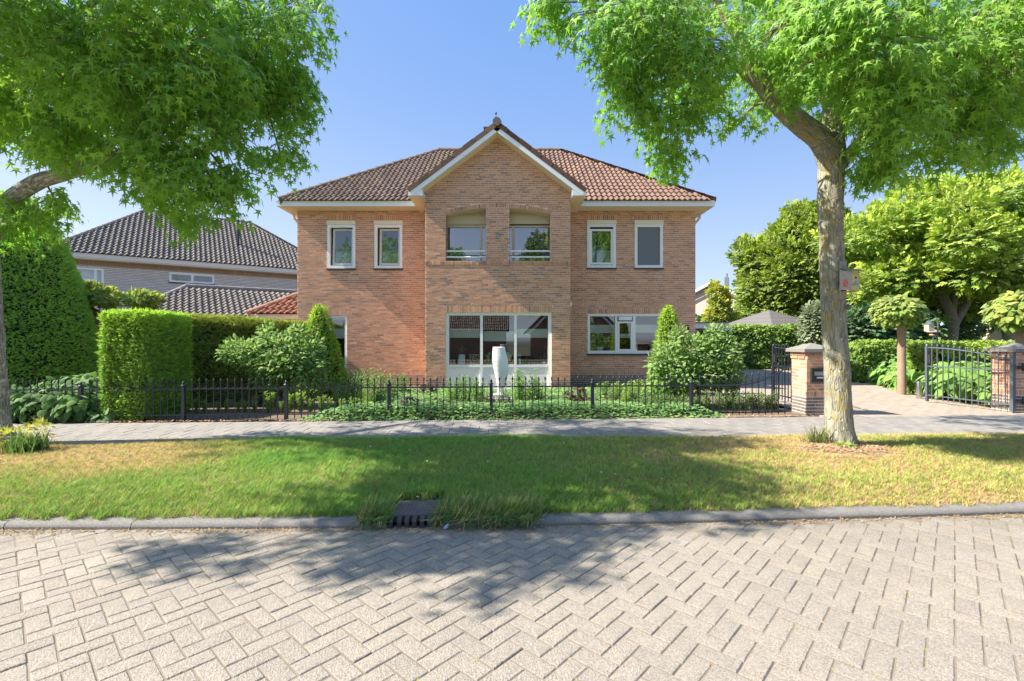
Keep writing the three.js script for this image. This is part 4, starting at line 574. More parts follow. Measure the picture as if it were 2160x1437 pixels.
// ---------------------------------------------------------------- drain in the kerb
{
  const x0 = -0.86, x1 = -0.452, v = KERB(-0.65), t = thing('street_drain', 'cast iron kerb drain with five bars and a chequered lid in the grass', 'drain', S(-0.65, 0, v)), iron = std(0.13, 0.115, 0.11, 0.55, { metalness: 0.5, map: mottle });
  const G = (g) => g.applyMatrix4(MS);
  put('lid', G(merge([box(x0, x1, 0.02, 0.07, -v - 0.42, -v - 0.07), ...Array.from({ length: 96 }, (_, i) => { const a = x0 + 0.035 + (i % 12) * 0.0307, b = v + 0.1 + ((i / 12) | 0) * 0.037; return box(a - 0.011, a + 0.011, 0.07, 0.074, -b - 0.014, -b + 0.014); })])), std(0.22, 0.19, 0.165, 0.7, { metalness: 0.2, map: mottle }), t);
  put('back_plate', G(box(x0, x1, -0.15, 0.02, -v - 0.1, -v - 0.085)), M.dark, t); put('pit_wall', G(merge([box(x0, x0 + 0.012, -0.2, 0.066, -v - 0.085, -v), box(x1 - 0.012, x1, -0.2, 0.066, -v - 0.085, -v)])), iron, t);
  const s = new THREE.Shape(); s.moveTo(0, -0.02); s.lineTo(0.014, -0.02); s.lineTo(0.018, 0.035); s.quadraticCurveTo(0.024, 0.058, 0.075, 0.066); s.lineTo(0.075, 0.072); s.quadraticCurveTo(0.012, 0.07, 0.002, 0.04); s.closePath();
  for (let i = 0; i < 7; i++) { const w = i === 0 || i === 6 ? 0.022 : 0.03, a = x0 + 0.012 + (i / 6) * (x1 - x0 - 0.024 - w); const g = new THREE.ExtrudeGeometry(s, { depth: w, bevelEnabled: true, bevelSize: 0.002, bevelThickness: 0.002, bevelSegments: 1, curveSegments: 5 }).rotateY(Math.PI / 2).translate(a, 0, -v); put('bar', G(g), iron, t); }
  put('bottom_bar', G(box(x0, x1, -0.03, -0.008, -v - 0.02, -v + 0.004)), iron, t);
  const sc = put('paper_scrap', G(geom([-0.43, 0.004, -v + 0.05, -0.395, 0.006, -v + 0.045, -0.405, 0.03, -v + 0.02, -0.385, 0.034, -v + 0.025], [0, 1, 2, 1, 3, 2])), std(0.55, 0.65, 0.8, 0.7, { side: THREE.DoubleSide })); tag(sc, 'small crumpled pale blue scrap in the gutter right of the drain', 'litter');
}
// ---------------------------------------------------------------- white statue
{
  const x = -0.2574, z = -10.4, t = thing('statue', 'smooth white torso-like statue on a plinth before the bay window', 'statue', V(x, 0.05, z)), white = std(0.8, 0.8, 0.8, 0.3);
  const prof = [[0, 0.085, 0.075], [0.07, 0.07, 0.065], [0.16, 0.08, 0.07], [0.26, 0.1, 0.085], [0.36, 0.125, 0.1], [0.46, 0.148, 0.112], [0.56, 0.163, 0.12], [0.66, 0.171, 0.124], [0.74, 0.172, 0.122], [0.82, 0.164, 0.114], [0.9, 0.15, 0.102], [0.97, 0.137, 0.093], [1.03, 0.13, 0.088]], base = 0.28;
  const P = [], I = [], n = 28, K = 48; const sample = (s) => { const f = s * (prof.length - 1), k = Math.min(prof.length - 2, Math.floor(f)), q = f - k, e = q * q * (3 - 2 * q); return [0, 1, 2].map((c) => lerp(prof[k][c], prof[k + 1][c], c ? e * 0.6 + q * 0.4 : q)); };
  for (let k = 0; k <= K; k++) { const [y, a, b] = sample(k / K), lean = 0.03 * Math.sin(y * 4.2), yaw = 0.5 * Math.sin(y * 2.6) - 0.2; for (let j = 0; j <= n; j++) { const w = (j / n) * 6.2832, c = Math.cos(w), s = Math.sin(w), ax = a * Math.sign(c) * Math.pow(Math.abs(c), 0.85), bz = b * Math.sign(s) * Math.pow(Math.abs(s), 0.85); P.push(x + lean + ax * Math.cos(yaw) + bz * Math.sin(yaw), base + y, z - ax * Math.sin(yaw) + bz * Math.cos(yaw)); if (k < K && j < n) { const q = k * (n + 1) + j; I.push(q, q + n + 1, q + 1, q + 1, q + n + 1, q + n + 2); } } }
  const topc = P.length / 3; P.push(x + 0.03 * Math.sin(1.03 * 4.2), base + 1.032, z); for (let j = 0; j < n; j++) { const q = K * (n + 1) + j; I.push(q, topc, q + 1); }
  put('figure', geom(P, I), white, t); put('plinth', [box(x - 0.25, x + 0.25, 0.03, 0.21, z - 0.2, z + 0.2), box(x - 0.15, x + 0.15, 0.211, 0.285, z - 0.13, z + 0.13)], std(0.66, 0.64, 0.61, 0.7, { map: grain }), t);
}
// ---------------------------------------------------------------- planting
const core = std(0.012, 0.022, 0.008, 1);  // near-black colour of the solids that block light inside clipped plants
const NUP = V(0, 1, 0);
function hedgeLeaves(n, seed, pick, size, col, geo, mat, name, parent, out = 0.4) {   // pick(r) -> [point, normal]; shoots that stand off a clipped surface
  const r = rng(seed), l = []; for (let i = 0; i < n; i++) { const [p, nn] = pick(r); const d = nn.clone().multiplyScalar(out).add(V(gauss(r) * 0.75, 0.05 + gauss(r) * 0.6, gauss(r) * 0.75)); const q = p.clone().addScaledVector(nn, gauss(r) * 0.025 - 0.02); l.push({ m: aim(d, nn.clone().add(V(gauss(r) * 0.5, 0.4, gauss(r) * 0.5)), q, size * (0.7 + 0.6 * r())), c: col(r, q, nn) }); }
  return scatter(name, geo, mat, l, parent);
}
const tint = (a, b, t, k = 1) => rgb(lerp(a[0], b[0], t) * k, lerp(a[1], b[1], t) * k, lerp(a[2], b[2], t) * k);
const white1 = leafMat(1, 1, 1, 0.5);
function boxHedge(name, label, cx, cz, w, d, h, yaw, n, cols, size, geo, seed, wob = 0.04, y0 = 0.06) {
  const t = thing(name, label, 'hedge', V(cx, y0, cz)), c = Math.cos(yaw), s = Math.sin(yaw), W = (x, y, z) => V(cx + x * c + z * s, y0 + y, cz - x * s + z * c), D = (x, y, z) => V(x * c + z * s, y, -x * s + z * c);
  const g = new THREE.BoxGeometry(w - 0.12, h - 0.08, d - 0.12).translate(0, (h - 0.1) / 2, 0).rotateY(yaw).translate(cx, y0, cz); put('light_block_core', g, core, t);  // solid dark box added inside the hedge to block light
  const A = [w * h, w * h, d * h, d * h, w * d], tot = A.reduce((p, q) => p + q);
  hedgeLeaves(n, seed, (r) => { let k = r() * tot, f = 0; while (k > A[f] && f < 4) k -= A[f++]; const a = r() - 0.5, b = r(), nz = (fbm(a * 8, b * 6, seed + f, 3) - 0.5) * 2 * wob, e = Math.min(1, 6 * Math.min(1 - b + 0.08, 1)); return f < 2 ? [W(a * w, b * h, (f ? -1 : 1) * (d / 2 + nz)), D(0, 0, f ? -1 : 1)] : f < 4 ? [W((f === 2 ? 1 : -1) * (w / 2 + nz), b * h, a * d), D(f === 2 ? 1 : -1, 0, 0)] : [W(a * w, h + nz, (b - 0.5) * d), V(0, 1, 0)]; }, size, (r, p, nn) => tint(cols[0], cols[1], clamp(r() * 0.9 + 0.5 * smooth(h * 0.8, h, p.y - y0) - 0.1), 0.75 + 0.5 * r()), geo, white1, 'foliage', t);  // shoots near the top tinted lighter: sunlight put into the leaf colour
  return t;
}
function cone(name, label, x, z, prof, n, cols, size, seed, cat = 'topiary', group) {   // prof: [height, radius]
  const t = thing(name, label, cat, V(x, 0.05, z), group); put('light_block_core', lathe(prof.map(([h, q]) => [Math.max(0, q - 0.07), h]), 20).translate(x, 0.05, z), core, t);  // solid dark body added inside so that no light passes the foliage
  const H = prof[prof.length - 1][0], R = (y) => { for (let i = 1; i < prof.length; i++) if (y <= prof[i][0]) { const f = (y - prof[i - 1][0]) / (prof[i][0] - prof[i - 1][0]); return lerp(prof[i - 1][1], prof[i][1], f); } return 0; }, mx = Math.max(...prof.map((p) => p[1]));
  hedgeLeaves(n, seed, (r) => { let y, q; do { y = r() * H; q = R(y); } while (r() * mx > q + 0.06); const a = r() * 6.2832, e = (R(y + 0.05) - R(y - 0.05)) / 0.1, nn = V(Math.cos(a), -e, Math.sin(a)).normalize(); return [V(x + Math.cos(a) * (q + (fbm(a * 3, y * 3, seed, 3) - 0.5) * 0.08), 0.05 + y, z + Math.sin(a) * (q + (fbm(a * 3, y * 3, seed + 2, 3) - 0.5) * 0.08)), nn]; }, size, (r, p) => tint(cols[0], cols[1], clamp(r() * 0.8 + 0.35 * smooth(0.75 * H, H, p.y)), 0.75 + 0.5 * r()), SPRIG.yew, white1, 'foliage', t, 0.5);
  return t;
}
const YEW = [[0.08, 0.208, 0.032], [0.208, 0.4, 0.048]], YEWD = [[0.26, 0.546, 0.0731], [0.518, 0.75, 0.106]], LIME = [[0.144, 0.272, 0.032], [0.384, 0.512, 0.048]];
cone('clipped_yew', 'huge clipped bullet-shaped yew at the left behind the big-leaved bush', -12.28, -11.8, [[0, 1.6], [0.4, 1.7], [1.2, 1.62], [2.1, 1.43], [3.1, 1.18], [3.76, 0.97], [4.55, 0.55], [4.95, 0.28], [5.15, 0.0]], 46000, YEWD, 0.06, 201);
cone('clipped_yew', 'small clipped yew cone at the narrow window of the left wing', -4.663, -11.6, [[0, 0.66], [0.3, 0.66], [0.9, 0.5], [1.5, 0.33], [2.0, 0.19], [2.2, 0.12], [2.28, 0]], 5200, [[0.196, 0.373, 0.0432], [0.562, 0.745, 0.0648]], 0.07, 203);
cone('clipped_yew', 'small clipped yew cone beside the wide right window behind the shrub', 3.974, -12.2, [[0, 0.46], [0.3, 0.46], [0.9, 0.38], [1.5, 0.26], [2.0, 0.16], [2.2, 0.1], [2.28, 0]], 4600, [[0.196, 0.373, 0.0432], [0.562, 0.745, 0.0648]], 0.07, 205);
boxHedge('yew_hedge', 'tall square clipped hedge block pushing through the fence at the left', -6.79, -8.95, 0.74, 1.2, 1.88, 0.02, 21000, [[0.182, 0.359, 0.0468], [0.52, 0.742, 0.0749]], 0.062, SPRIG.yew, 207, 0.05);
boxHedge('yew_hedge', 'long clipped hedge with a sunlit tint painted on its top running back from the hedge block', -6.98, -12.45, 0.95, 5.2, 1.93, -0.13, 30000, [[0.115, 0.243, 0.0288], [0.391, 0.442, 0.048]], 0.062, SPRIG.yew, 209, 0.05);
boxHedge('beech_hedge', 'dark low hedge glimpsed between the big yew and the hedge block', -11.9, -15.5, 5.5, 0.8, 1.55, 0, 3800, [[0.08, 0.144, 0.032], [0.16, 0.24, 0.048]], 0.1, SPRIG.leafy, 211);
boxHedge('hornbeam_hedge', 'tall hornbeam hedge behind the driveway under the grey hipped roof', 11.9, -23.4, 7.2, 0.9, 1.98, 0, 15000, [[0.147, 0.294, 0.0552], [0.35, 0.515, 0.0828]], 0.15, SPRIG.leafy, 213, 0.12);
boxHedge('beech_hedge', 'waist high hedge right of the trunk behind the standard tree', 14.3, -16.2, 6.0, 0.9, 1.25, 0.08, 9000, [[0.144, 0.288, 0.04], [0.352, 0.496, 0.064]], 0.12, SPRIG.leafy, 215, 0.1);
boxHedge('beech_hedge', 'low bright hedge behind the right gate leaf', 13.9, -12.4, 6.5, 0.9, 1.2, 0.0, 8000, [[0.16, 0.304, 0.04], [0.416, 0.544, 0.064]], 0.11, SPRIG.leafy, 217, 0.1);
// big-leaved bushes
function leafyBush(name, label, blobs, n, size, cols, geo, seed, cat = 'bush', stems = true, up = 0.5, y0 = 0.06) {   // blobs: [x, y, z, rx, ry, rz]
  const c0 = blobs[0], t = thing(name, label, cat, V(c0[0], y0, c0[2])), r = rng(seed), w = blobs.map((b) => b[3] * b[4] * b[5]), tot = w.reduce((a, b) => a + b), l = [], st = [];
  for (let i = 0; i < n; i++) { let k = r() * tot, f = 0; while (k > w[f] && f < blobs.length - 1) k -= w[f++]; const b = blobs[f], d = V(gauss(r), gauss(r), gauss(r)).normalize(), q = Math.pow(r(), 0.28) * (0.9 + 0.25 * fbm(d.x * 2 + f, d.y * 2 + d.z, seed, 2)); const p = V(b[0] + d.x * b[3] * q, b[1] + d.y * b[4] * q, b[2] + d.z * b[5] * q); if (p.y < y0 + 0.02) continue; const dir = d.clone().add(V(gauss(r) * 0.6, up + gauss(r) * 0.5 - 0.5 * q, gauss(r) * 0.6)); const e = 0.75 + 0.5 * r(), hn = geo === LEAF.heart ? 1.3 : 0.7; l.push({ m: aim(hn > 1 ? dir.add(V(0, -1.1, 0)) : dir, V(d.x * hn + gauss(r) * 0.4, 0.9, d.z * hn + gauss(r) * 0.4), p, size * (0.65 + 0.7 * r())), c: tint(cols[0], cols[1], r(), e), p }); if (stems && i % 26 === 0) st.push(limb([[lerp(c0[0], p.x, 0.35), y0, lerp(c0[2], p.z, 0.35), 0.008], [lerp(c0[0], p.x, 0.7), lerp(y0, p.y, 0.6), lerp(c0[2], p.z, 0.7), 0.006], [p.x, p.y, p.z, 0.003]], 4, 2)); }
  scatter('foliage', geo, white1, l, t); if (st.length) put('stems', st, std(0.13, 0.1, 0.06), t); return t;
}
const BIG = [[0.0612, 0.159, 0.0367], [0.147, 0.294, 0.0612]], BIGL = [[0.144, 0.32, 0.048], [0.32, 0.544, 0.08]];
leafyBush('hydrangea', 'dark green big-leaved hydrangea growing through the fence at the left tree', [[-8.1, 0.34, -8.45, 0.85, 0.3, 0.4], [-7.6, 0.3, -8.45, 0.4, 0.26, 0.36], [-8.9, 0.34, -8.5, 0.7, 0.3, 0.45], [-8.1, 0.5, -9.1, 1.0, 0.3, 0.4]], 1900, 0.13, BIG, LEAF.heart, 301);
leafyBush('hosta', 'pale green hosta on the pavement edge beside the fence post', [[-7.082, 0.1, -8.28, 0.16, 0.1, 0.1]], 42, 0.13, [[0.192, 0.32, 0.144], [0.32, 0.448, 0.224]], LEAF.heart, 303, 'plant', false);
leafyBush('hydrangea', 'low leafy growth at the foot of the square hedge block', [[-7.9, 0.16, -8.25, 0.55, 0.12, 0.14], [-7.2, 0.12, -8.3, 0.3, 0.1, 0.12]], 240, 0.08, BIG, LEAF.heart, 305, 'plant', false);
leafyBush('hydrangea', 'bright green hydrangea bank behind the open right gate leaf', [[10.6, 0.5, -11.2, 0.75, 0.5, 0.8], [11.4, 0.5, -12.4, 1.0, 0.52, 0.9], [11.0, 0.45, -10.3, 0.75, 0.45, 0.7], [12.2, 0.5, -11.4, 1.0, 0.5, 1.0], [10.3, 0.35, -9.9, 0.45, 0.35, 0.45]], 2300, 0.2, BIGL, LEAF.heart, 307);
leafyBush('hydrangea', 'bright green hydrangea at the bend of the driveway under the standard tree', [[12.0, 0.45, -14.4, 0.95, 0.5, 0.9], [11.3, 0.4, -13.4, 0.7, 0.42, 0.7], [12.8, 0.5, -13.4, 0.9, 0.5, 0.8]], 1300, 0.2, BIGL, LEAF.heart, 309);
// ground cover that fills the bed round the fence
{
  const r = rng(331), l = [], hgt = (u, v) => { const e = smooth(-3.75, -2.6, u) * smooth(4.25, 3.4, u), f = smooth(8.28, 8.5, v), b = smooth(13.1, 12.4, v); return e * f * b * (0.14 + 0.06 * fbm(u * 1.6, v * 1.6, 3, 3) + 0.05 * smooth(9.5, 8.7, v)); };
  for (let i = 0; i < 36000; i++) { const u = lerp(-3.75, 4.3, r()), v = lerp(8.26, 12.9, Math.pow(r(), 1.35)), h = hgt(u, v); if (h < 0.02) continue; if (v > 9.6 && fbm(u * 1.1, v * 1.1, 5, 3) < 0.36) continue; const y = 0.06 + h * (0.35 + 0.75 * r()), t = 0.7 + 0.6 * r(), q = r(), a = r() * 6.283; l.push({ m: street(aim(V(Math.cos(a), 0.15 + gauss(r) * 0.3, Math.sin(a)), V(gauss(r) * 0.5, 1, 0.35 + gauss(r) * 0.5), V(u, y, -v), 0.038 + 0.035 * r())), c: tint([0.1, 0.28, 0.065], [0.28, 0.47, 0.09], q, t) }); }
  const t = tag(scatter('ground_cover', LEAF.heart, white1, l), 'low ivy-like ground cover spilling under the fence onto the pavement', 'ground cover');
}
// rows of little box plants, heucheras and upright shrubs
{
  const make = (name, label, cat, group, n, h, w, cols, seed, geo, leaf, upright) => { const t = thing(name, label, cat, V(0, 0, 0), group), r = rng(seed), l = [], st = []; for (let s = 0; s < n; s++) { const a = r() * 6.283, b = Math.sqrt(r()) * w, x = Math.cos(a) * b, z = Math.sin(a) * b, H = h * (0.65 + 0.45 * r()), lx = x * (1 + upright), lz = z * (1 + upright); st.push(limb([[x * 0.5, 0, z * 0.5, 0.004], [lx, H, lz, 0.002]], 4, 2)); for (let k = 0; k < 26; k++) { const f = 0.12 + 0.9 * (k / 26), aa = k * 2.4; const q = geo.clone(); q.applyMatrix4(aim(V(Math.cos(aa) * 0.8, 0.75, Math.sin(aa) * 0.8), V(gauss(r) * 0.4, 1, gauss(r) * 0.4), V(lerp(x * 0.5, lx, f), H * f, lerp(z * 0.5, lz, f)), leaf * (0.7 + 0.6 * r()))); l.push(q); } } put('stem', st, std(0.16, 0.12, 0.06), t); put('foliage', l, leafMat(...cols, 0.4), t); return t; };
  const r = rng(351), first = {};
  const ORD = 'first second third fourth fifth sixth seventh eighth ninth tenth eleventh twelfth thirteenth fourteenth fifteenth sixteenth seventeenth'.split(' ');
  const row = (key, build, spots, label) => { spots.forEach(([x, y, z, s], i) => { let t = first[key]; if (!t) t = first[key] = build(); else { const c = t.clone(); c.name = numbered(t.name.replace(/_\d+$/, '')); scene.add(c); t = c; } t.userData.label = label(i); t.position.set(x, y, z); t.rotation.y = r() * 6; t.scale.setScalar(s); }); };
  const line = (n, x0, x1, z0, z1, jit, s0, s1) => Array.from({ length: n }, (_, i) => [lerp(x0, x1, (i + 0.5) / n) + gauss(r) * jit, 0.05, lerp(z0, z1, (i + 0.5) / n) + gauss(r) * jit, lerp(s0, s1, r())]);
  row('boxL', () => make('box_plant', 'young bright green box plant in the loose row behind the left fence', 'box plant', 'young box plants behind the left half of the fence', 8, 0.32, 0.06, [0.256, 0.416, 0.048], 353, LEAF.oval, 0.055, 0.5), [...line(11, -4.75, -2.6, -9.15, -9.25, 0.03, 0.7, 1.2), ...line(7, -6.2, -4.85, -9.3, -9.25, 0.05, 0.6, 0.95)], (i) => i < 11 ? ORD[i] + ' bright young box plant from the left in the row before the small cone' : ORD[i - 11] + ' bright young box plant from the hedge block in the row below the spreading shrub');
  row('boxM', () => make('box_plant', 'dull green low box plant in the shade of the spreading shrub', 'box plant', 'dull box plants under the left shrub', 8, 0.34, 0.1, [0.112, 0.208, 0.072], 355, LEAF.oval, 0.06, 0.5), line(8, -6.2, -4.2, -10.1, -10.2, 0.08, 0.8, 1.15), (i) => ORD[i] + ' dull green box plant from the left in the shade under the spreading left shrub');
  row('boxR', () => make('box_plant', 'dark green box plant in the dense row behind the right fence', 'box plant', 'box plants behind the right half of the fence', 9, 0.4, 0.1, [0.136, 0.256, 0.048], 357, LEAF.oval, 0.055, 0.45), [...line(17, 2.35, 5.25, -9.1, -9.35, 0.035, 0.8, 1.1), ...line(7, 2.0, 3.6, -9.9, -10.0, 0.06, 0.8, 1.1)], (i) => i < 17 ? ORD[16 - i] + ' box plant from the letterbox pillar in the dense row behind the fence' : ORD[i - 17] + ' box plant from the left in the rear row under the right pale-leaved shrub');
  row('upL', () => make('upright_shrub', 'fresh green upright shrub left of the white statue', 'shrub', 'upright shrubs left of the statue', 18, 0.6, 0.15, [0.176, 0.368, 0.048], 359, LEAF.oval, 0.06, 0.5), [[-1.225, 0.05, -9.9, 0.95], [-0.9509, 0.05, -9.8, 1.05], [-0.7129, 0.05, -10, 0.9]], (i) => ['leftmost', 'middle', 'rightmost'][i] + ' of three fresh green upright shrubs left of the white statue');
  row('upR', () => make('upright_shrub', 'fresh green upright shrub right of the white statue', 'shrub', 'upright shrubs right of the statue', 18, 0.7, 0.15, [0.176, 0.368, 0.048], 361, LEAF.oval, 0.06, 0.5), [[0.1176, 0.05, -9.9, 1.05], [0.3366, 0.05, -10, 1.1], [0.58, 0.05, -10.1, 0.85], [-2.777, 0.05, -10.2, 0.95], [-3.253, 0.05, -10.6, 1.0]].slice(0, 3), (i) => ['leftmost', 'middle', 'rightmost'][i] + ' of three fresh green upright shrubs right of the white statue');
  row('upW', () => make('upright_shrub', 'fresh green upright shrub between the small cone and the bay', 'shrub', 'upright shrubs between cone and bay', 20, 0.72, 0.19, [0.192, 0.352, 0.048], 363, LEAF.oval, 0.06, 0.5), [[-2.883, 0.05, -10.4, 1.05], [-3.337, 0.05, -10.7, 1.0], [-3.413, 0.05, -10.2, 0.9], [-2.752, 0.05, -10.9, 0.8], [-2.881, 0.05, -9.7, 0.75], [-3.532, 0.05, -9.8, 0.7], [-2.642, 0.05, -11.6, 0.8], [-3.8, 0.05, -11.7, 0.95]], (i) => 'fresh green upright shrub between the small left cone and the bay, ' + ['fourth', 'third', 'second', 'fifth', 'sixth', 'first', 'seventh', 'rearmost'][i].replace(/^(.*th|first|second|third)$/, '$1 from the left'));
  row('dkS', () => make('box_plant', 'thin dark box plant at the foot of the white statue', 'box plant', 'dark box plants at the statue', 7, 0.34, 0.06, [0.088, 0.16, 0.048], 365, LEAF.oval, 0.05, 0.4), [[-0.3499, 0.05, -9.3, 0.85], [-0.2048, 0.05, -9.4, 1.1], [-0.04604, 0.05, -9.3, 0.95], [-0.4891, 0.05, -9.5, 0.8], [-0.6396, 0.05, -9.5, 0.8]], (i) => ['thin dark box plant straight before the left edge of the statue foot', 'tallest thin dark box plant before the middle of the statue foot', 'thin dark box plant at the fence post right of the statue foot', 'small thin dark box plant left of the statue plinth', 'leftmost small thin dark box plant by the statue'][i]);
  row('pot', () => make('upright_shrub', 'yellow-green bushy plant below the wide right window', 'shrub', 'yellow-green plants below the right window', 12, 0.42, 0.16, [0.272, 0.432, 0.064], 367, LEAF.oval, 0.065, 0.6), [[2.396, 0.05, -11, 1], [2.624, 0.05, -10.6, 1.1], [2.939, 0.05, -11.2, 1.1], [2.24, 0.05, -11.6, 0.9], [2.267, 0.05, -9.7, 0.85], [3.885, 0.05, -10.9, 1.0], [4.696, 0.05, -10.2, 0.9]], (i) => 'yellow-green bushy plant below the wide right window, ' + ['second', 'fourth', 'fifth', 'first', 'third', 'sixth', 'seventh'][i] + ' from the left');
  const heu = [[0.06, 0.035, 0.03], [0.16, 0.09, 0.055]];
  leafyBush('heuchera', 'dark purple-leaved heuchera by the fence post left of the statue', [[-1.964, 0.24, -9.1, 0.24, 0.16, 0.2]], 110, 0.075, [[0.05, 0.035, 0.035], [0.13, 0.09, 0.07]], LEAF.heart, 371, 'plant', false); leafyBush('heuchera', 'brown-leaved heuchera at the left corner of the bay', [[-2.032, 0.28, -11.4, 0.24, 0.15, 0.2]], 90, 0.075, heu, LEAF.heart, 373, 'plant', false);
  leafyBush('heuchera', 'large brown-leaved heuchera at the right corner of the bay', [[1.417, 0.27, -10.6, 0.3, 0.2, 0.2], [1.504, 0.2, -9.8, 0.16, 0.13, 0.16]], 150, 0.08, heu, LEAF.heart, 375, 'plant', false);
  const daff = leafyBush('sapling_shoots', 'yellow-green shoots and rough grass at the foot of the left tree', [[-6, 0.28, -6.05, 0.14, 0.16, 0.12], [-6.297, 0.24, -6.0, 0.18, 0.12, 0.1]], 150, 0.09, [[0.48, 0.528, 0.064], [0.62, 0.576, 0.128]], LEAF.star, 377, 'plant', true);
  const tr = rng(379), tl = []; for (let i = 0; i < 70; i++) { const s = 2.6 + tr() * 2.4; tl.push({ m: trs(V(-6.017 + gauss(tr) * 0.17, 0.07, -5.9 + gauss(tr) * 0.1), gauss(tr) * 0.3, tr() * 6, gauss(tr) * 0.3, V(s * 0.8, s, s * 0.8)), c: rgb(0.14, 0.25, 0.05) }); } scatter('grass_blades', tuftGeo(6, 0.062, 0.0024, 0.9, 5), white1, tl, daff);
  const tg = thing('grass_tuft', 'tall rough grass at the left foot of the right tree trunk', 'grass tuft', V(3.877, 0.1, -6.1)); const tl2 = []; for (let i = 0; i < 46; i++) { const s = 2.2 + tr() * 2.6; tl2.push({ m: trs(V(3.877 + gauss(tr) * 0.13, 0.1, -6.05 + gauss(tr) * 0.1), gauss(tr) * 0.22, tr() * 6, gauss(tr) * 0.22, V(s * 0.7, s, s * 0.7)), c: rgb(0.22, 0.26, 0.07) }); } scatter('grass_blades', tuftGeo(6, 0.062, 0.0024, 0.7, 9), white1, tl2, tg);
  leafyBush('weed', 'small bright weed in the hollow of the right trunk base', [[3.974, 0.17, -5.72, 0.08, 0.05, 0.06]], 26, 0.07, [[0.256, 0.448, 0.064], [0.384, 0.576, 0.096]], LEAF.star, 381, 'plant', false);
}
// ---------------------------------------------------------------- trees
const barkGrey = new THREE.MeshStandardMaterial({ color: rgb(0.72, 0.74, 0.74), roughness: 0.95, map: barkTex(0.85, 0.63), bumpMap: barkBump, bumpScale: 0.022 });
const barkLichen = new THREE.MeshStandardMaterial({ color: rgb(0.76, 0.78, 0.75), roughness: 0.95, map: barkTex(0.57, 0.78), bumpMap: barkBump, bumpScale: 0.022 });
function streetTree(label, trunk, limbs, blobs, bark, seed, dens, cols) {
  const b = trunk[0], t = thing('sweetgum_tree', label, 'tree', V(b[0], b[1], b[2])), r = rng(seed);
  const tg = limb(trunk, 40, 14, 0.1, seed); { const p = tg.attributes.position; for (let i = 0; i < p.count; i++) { const y = p.getY(i) - b[1]; if (y < 0.5) { const f = 1 + 0.34 * Math.pow(1 - y / 0.5, 2) * (0.25 + 1.3 * vnoise(((i % 41) % 40) * 0.45, 1, seed)), k = smooth(0, 0.5, y); p.setX(i, b[0] + lerp(0, 0.0, k) + (p.getX(i) - b[0]) * f); p.setZ(i, b[2] + (p.getZ(i) - b[2]) * f); } } tg.computeVertexNormals(); }
  put('trunk', tg, bark, t);
  limbs.forEach((l, i) => put('limb', limb(l, 14, 6, 0.08, seed + i), bark, t));
  const nodes = [...limbs.flatMap((l) => l.slice(1)), ...trunk.slice(-3)].map((p) => V(p[0], p[1], p[2])), twigs = [], list = [];
  for (const [x, y, z, rad, dn = 1, flat = 0.85] of blobs) {
    const c = V(x, y, z); let near = nodes[0]; for (const q of nodes) if (q.distanceTo(c) < near.distanceTo(c)) near = q;
    const mid = near.clone().lerp(c, 0.5).add(V(gauss(r) * 0.15, 0.15 + gauss(r) * 0.1, gauss(r) * 0.15)), w = 0.012 + 0.014 * rad; twigs.push(limb([[near.x, near.y, near.z, w * 1.3], [mid.x, mid.y, mid.z, w], [c.x, c.y, c.z, w * 0.5]], 6, 5));
    const n = Math.round(dens * dn * rad * rad / 13);
    for (let i = 0; i < n; i++) {
      const d = V(gauss(r), gauss(r), gauss(r)).normalize(), q = Math.pow(r(), 0.42) * (0.75 + 0.5 * fbm(d.x * 2.2 + x, d.y * 2.2 + d.z * 1.7 + y, seed, 2)), p = V(x + d.x * rad * q, y + d.y * rad * q * flat, z + d.z * rad * q), hang = V(d.x * 0.5 + gauss(r) * 0.2, -0.55 + gauss(r) * 0.3, d.z * 0.5 + gauss(r) * 0.2).normalize();
      if (i % 2 === 0) { const s = p.clone().lerp(c, 0.55).add(V(0, 0.1, 0)), e = p.clone().addScaledVector(hang, 0.16); twigs.push(limb([[s.x, s.y, s.z, 0.008], [p.x, p.y + 0.03, p.z, 0.005], [e.x, e.y, e.z, 0.002]], 4, 2)); }
      const tone = r(), k = 13;
      for (let j = 0; j < k; j++) { const a = j * 2.4 + r(), o = p.clone().addScaledVector(hang, (j / k) * 0.26 - 0.06).add(V(Math.cos(a) * 0.075 * (0.5 + r()), gauss(r) * 0.04, Math.sin(a) * 0.075 * (0.5 + r()))); const dir = V(Math.cos(a) * 0.7, -0.75 + gauss(r) * 0.45, Math.sin(a) * 0.7).addScaledVector(hang, 0.4); const nor = V(Math.cos(a) * 0.55 + d.x * 0.5 + gauss(r) * 0.3, 0.75, Math.sin(a) * 0.55 + d.z * 0.5 + gauss(r) * 0.3); const t2 = clamp(tone * 0.6 + r() * 0.5); list.push({ m: aim(dir, nor, o, 0.122 * (0.55 + 0.7 * r())), c: tint(cols[0], cols[1], t2, 0.8 + 0.4 * r()), p: o }); }
    }
  }
  put('twigs', twigs, std(0.2, 0.15, 0.1, 0.9), t);
  const eye = V(0, 1.45, 0), seen = (e) => { const z = -e.p.z; return z > 2 && Math.abs(e.p.x) < z * 1.06 && Math.abs(e.p.y - 1.45) < z * 0.7; };
  list.forEach((e) => { e.d = e.p.distanceTo(eye) + (seen(e) ? 0 : 50); }); list.sort((p, q) => p.d - q.d);
  const lm = [0, 0.25, 0.5, 0.75, 1].map((k) => leafMat(...tint(cols[0], cols[1], k).toArray(), 0.58)); list.slice(0, 300).forEach((e) => putAt('leaf', LEAF.star, lm[(r() * 5) | 0], t, e.m));
  scatter('crown', LEAF.star, leafMat(1, 1, 1, 0.58), list.slice(300), t); return t;
}
const at = (px, py, d, r, dn, fl) => [px, py, d, r, dn, fl];
const SG = [[0.15, 0.38, 0.04], [0.36, 0.61, 0.06]];
